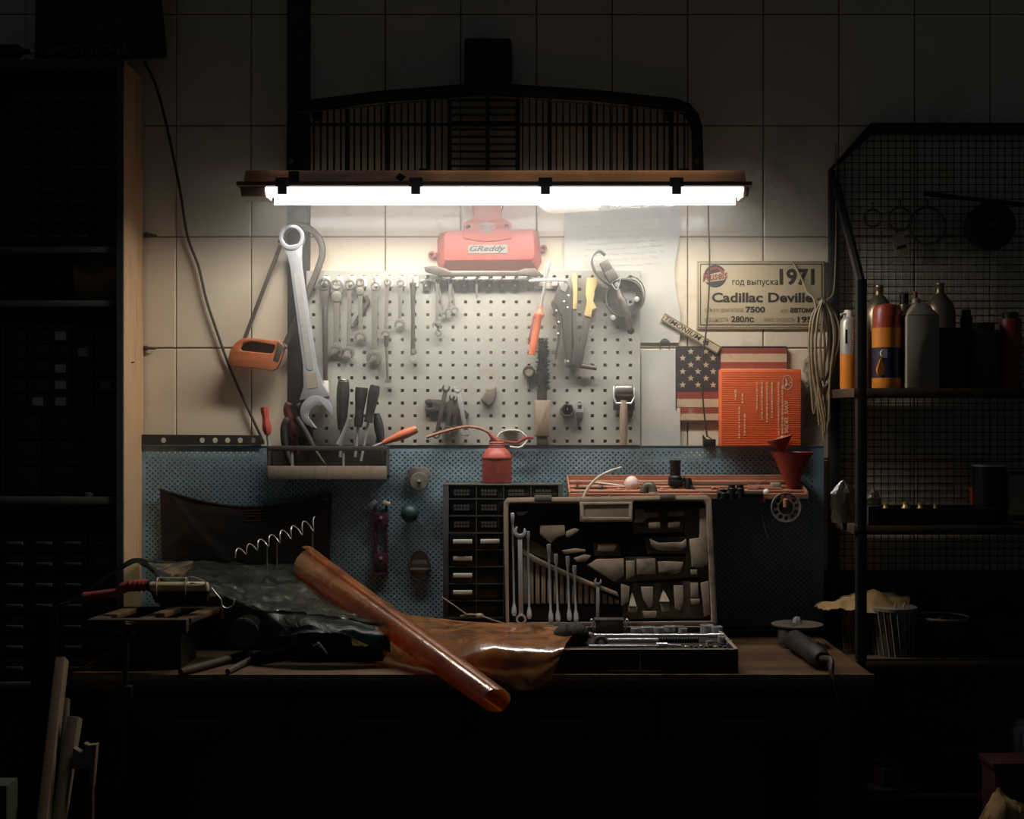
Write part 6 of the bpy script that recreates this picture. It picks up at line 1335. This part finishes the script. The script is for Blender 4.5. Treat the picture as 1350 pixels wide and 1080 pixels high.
t = thing('tag_plate', 'small pale oblong tag hanging below the smaller hoop', 'tag'); b = B(1187, 324, -.03, ang=-15); b.prism(rrect(-9, 9, -16, 14, 7), 0, 2); b.obj('plate', m_handle, t); b = B(1187, 324, -.03, ang=-15); b.box(-6, 6, 0, 4, 2, 2.4); b.obj('print', m_ink, t)
b = B(1187, 324, -.03, ang=-15); b.tube([(0, -14, 1), (0, -24, 1), (2, -30, -4)], .8); b.obj('string', m_cord, t); base(t)
t = thing('belt_drum', 'dark drum of belts hanging on the right of the rack mesh', 'drum'); b = B(1300, 300, -.03); b.lathe([(8, 0), (30, 2), (32, 20), (26, 24), (8, 26)], (0, 0, 0), 'd', 26); b.obj('drum', m_dark, t)
b = B(1300, 300, -.03); b.lathe([(5, 24), (5, 32)], (0, 0, 0), 'd', 12); b.obj('hub', m_dsteel, t); base(t)
# wire beside the rack post
b = B(0, 0, -.03); b.tube(spl2([(1101, 190, 2), (1102, 260, 2), (1101, 340, 2), (1098, 385, 3), (1088, 397, 6)], 0, 6), .9, 6); b.one('post_wire', m_rope, 'thin pale wire running down beside the rack back post', 'wire')

# ================================================================ dusty air
hz = bpy.data.materials.new('dusty_air'); hz.use_nodes = True; hz.cycles.volume_sampling = 'EQUIANGULAR'; n_ = hz.node_tree.nodes; n_.remove(n_['Principled BSDF'])
vs = n_.new('ShaderNodeVolumeScatter'); vs.inputs['Color'].default_value = (1, .98, .95, 1); vs.inputs['Anisotropy'].default_value = .2
L = hz.node_tree.links; g = n_.new('ShaderNodeNewGeometry'); vm = n_.new('ShaderNodeVectorMath'); vm.operation = 'MULTIPLY_ADD'   # thins out away from the lamp
vm.inputs[1].default_value = (.95, 2.2, 1.35); vm.inputs[2].default_value = (0, 2.2 * .22, -1.35 * 1.92); L.new(g.outputs['Position'], vm.inputs[0])
ln = n_.new('ShaderNodeVectorMath'); ln.operation = 'LENGTH'; L.new(vm.outputs[0], ln.inputs[0])
mr = n_.new('ShaderNodeMapRange'); mr.interpolation_type = 'SMOOTHSTEP'; mr.inputs[1].default_value = 1.; mr.inputs[2].default_value = .15; mr.inputs[3].default_value = 0; mr.inputs[4].default_value = HAZE
L.new(ln.outputs['Value'], mr.inputs[0]); L.new(mr.outputs[0], vs.inputs['Density'])
L.new(vs.outputs[0], n_['Material Output'].inputs['Volume'])
b = B().world(); b.box(-1.05, 1.05, -.6, -.0315, 1.17, 2.026); o = b.obj('haze', hz, smooth=0); tag(o, 'thin dusty haze hanging in the air below the lamp', 'haze', kind='stuff')
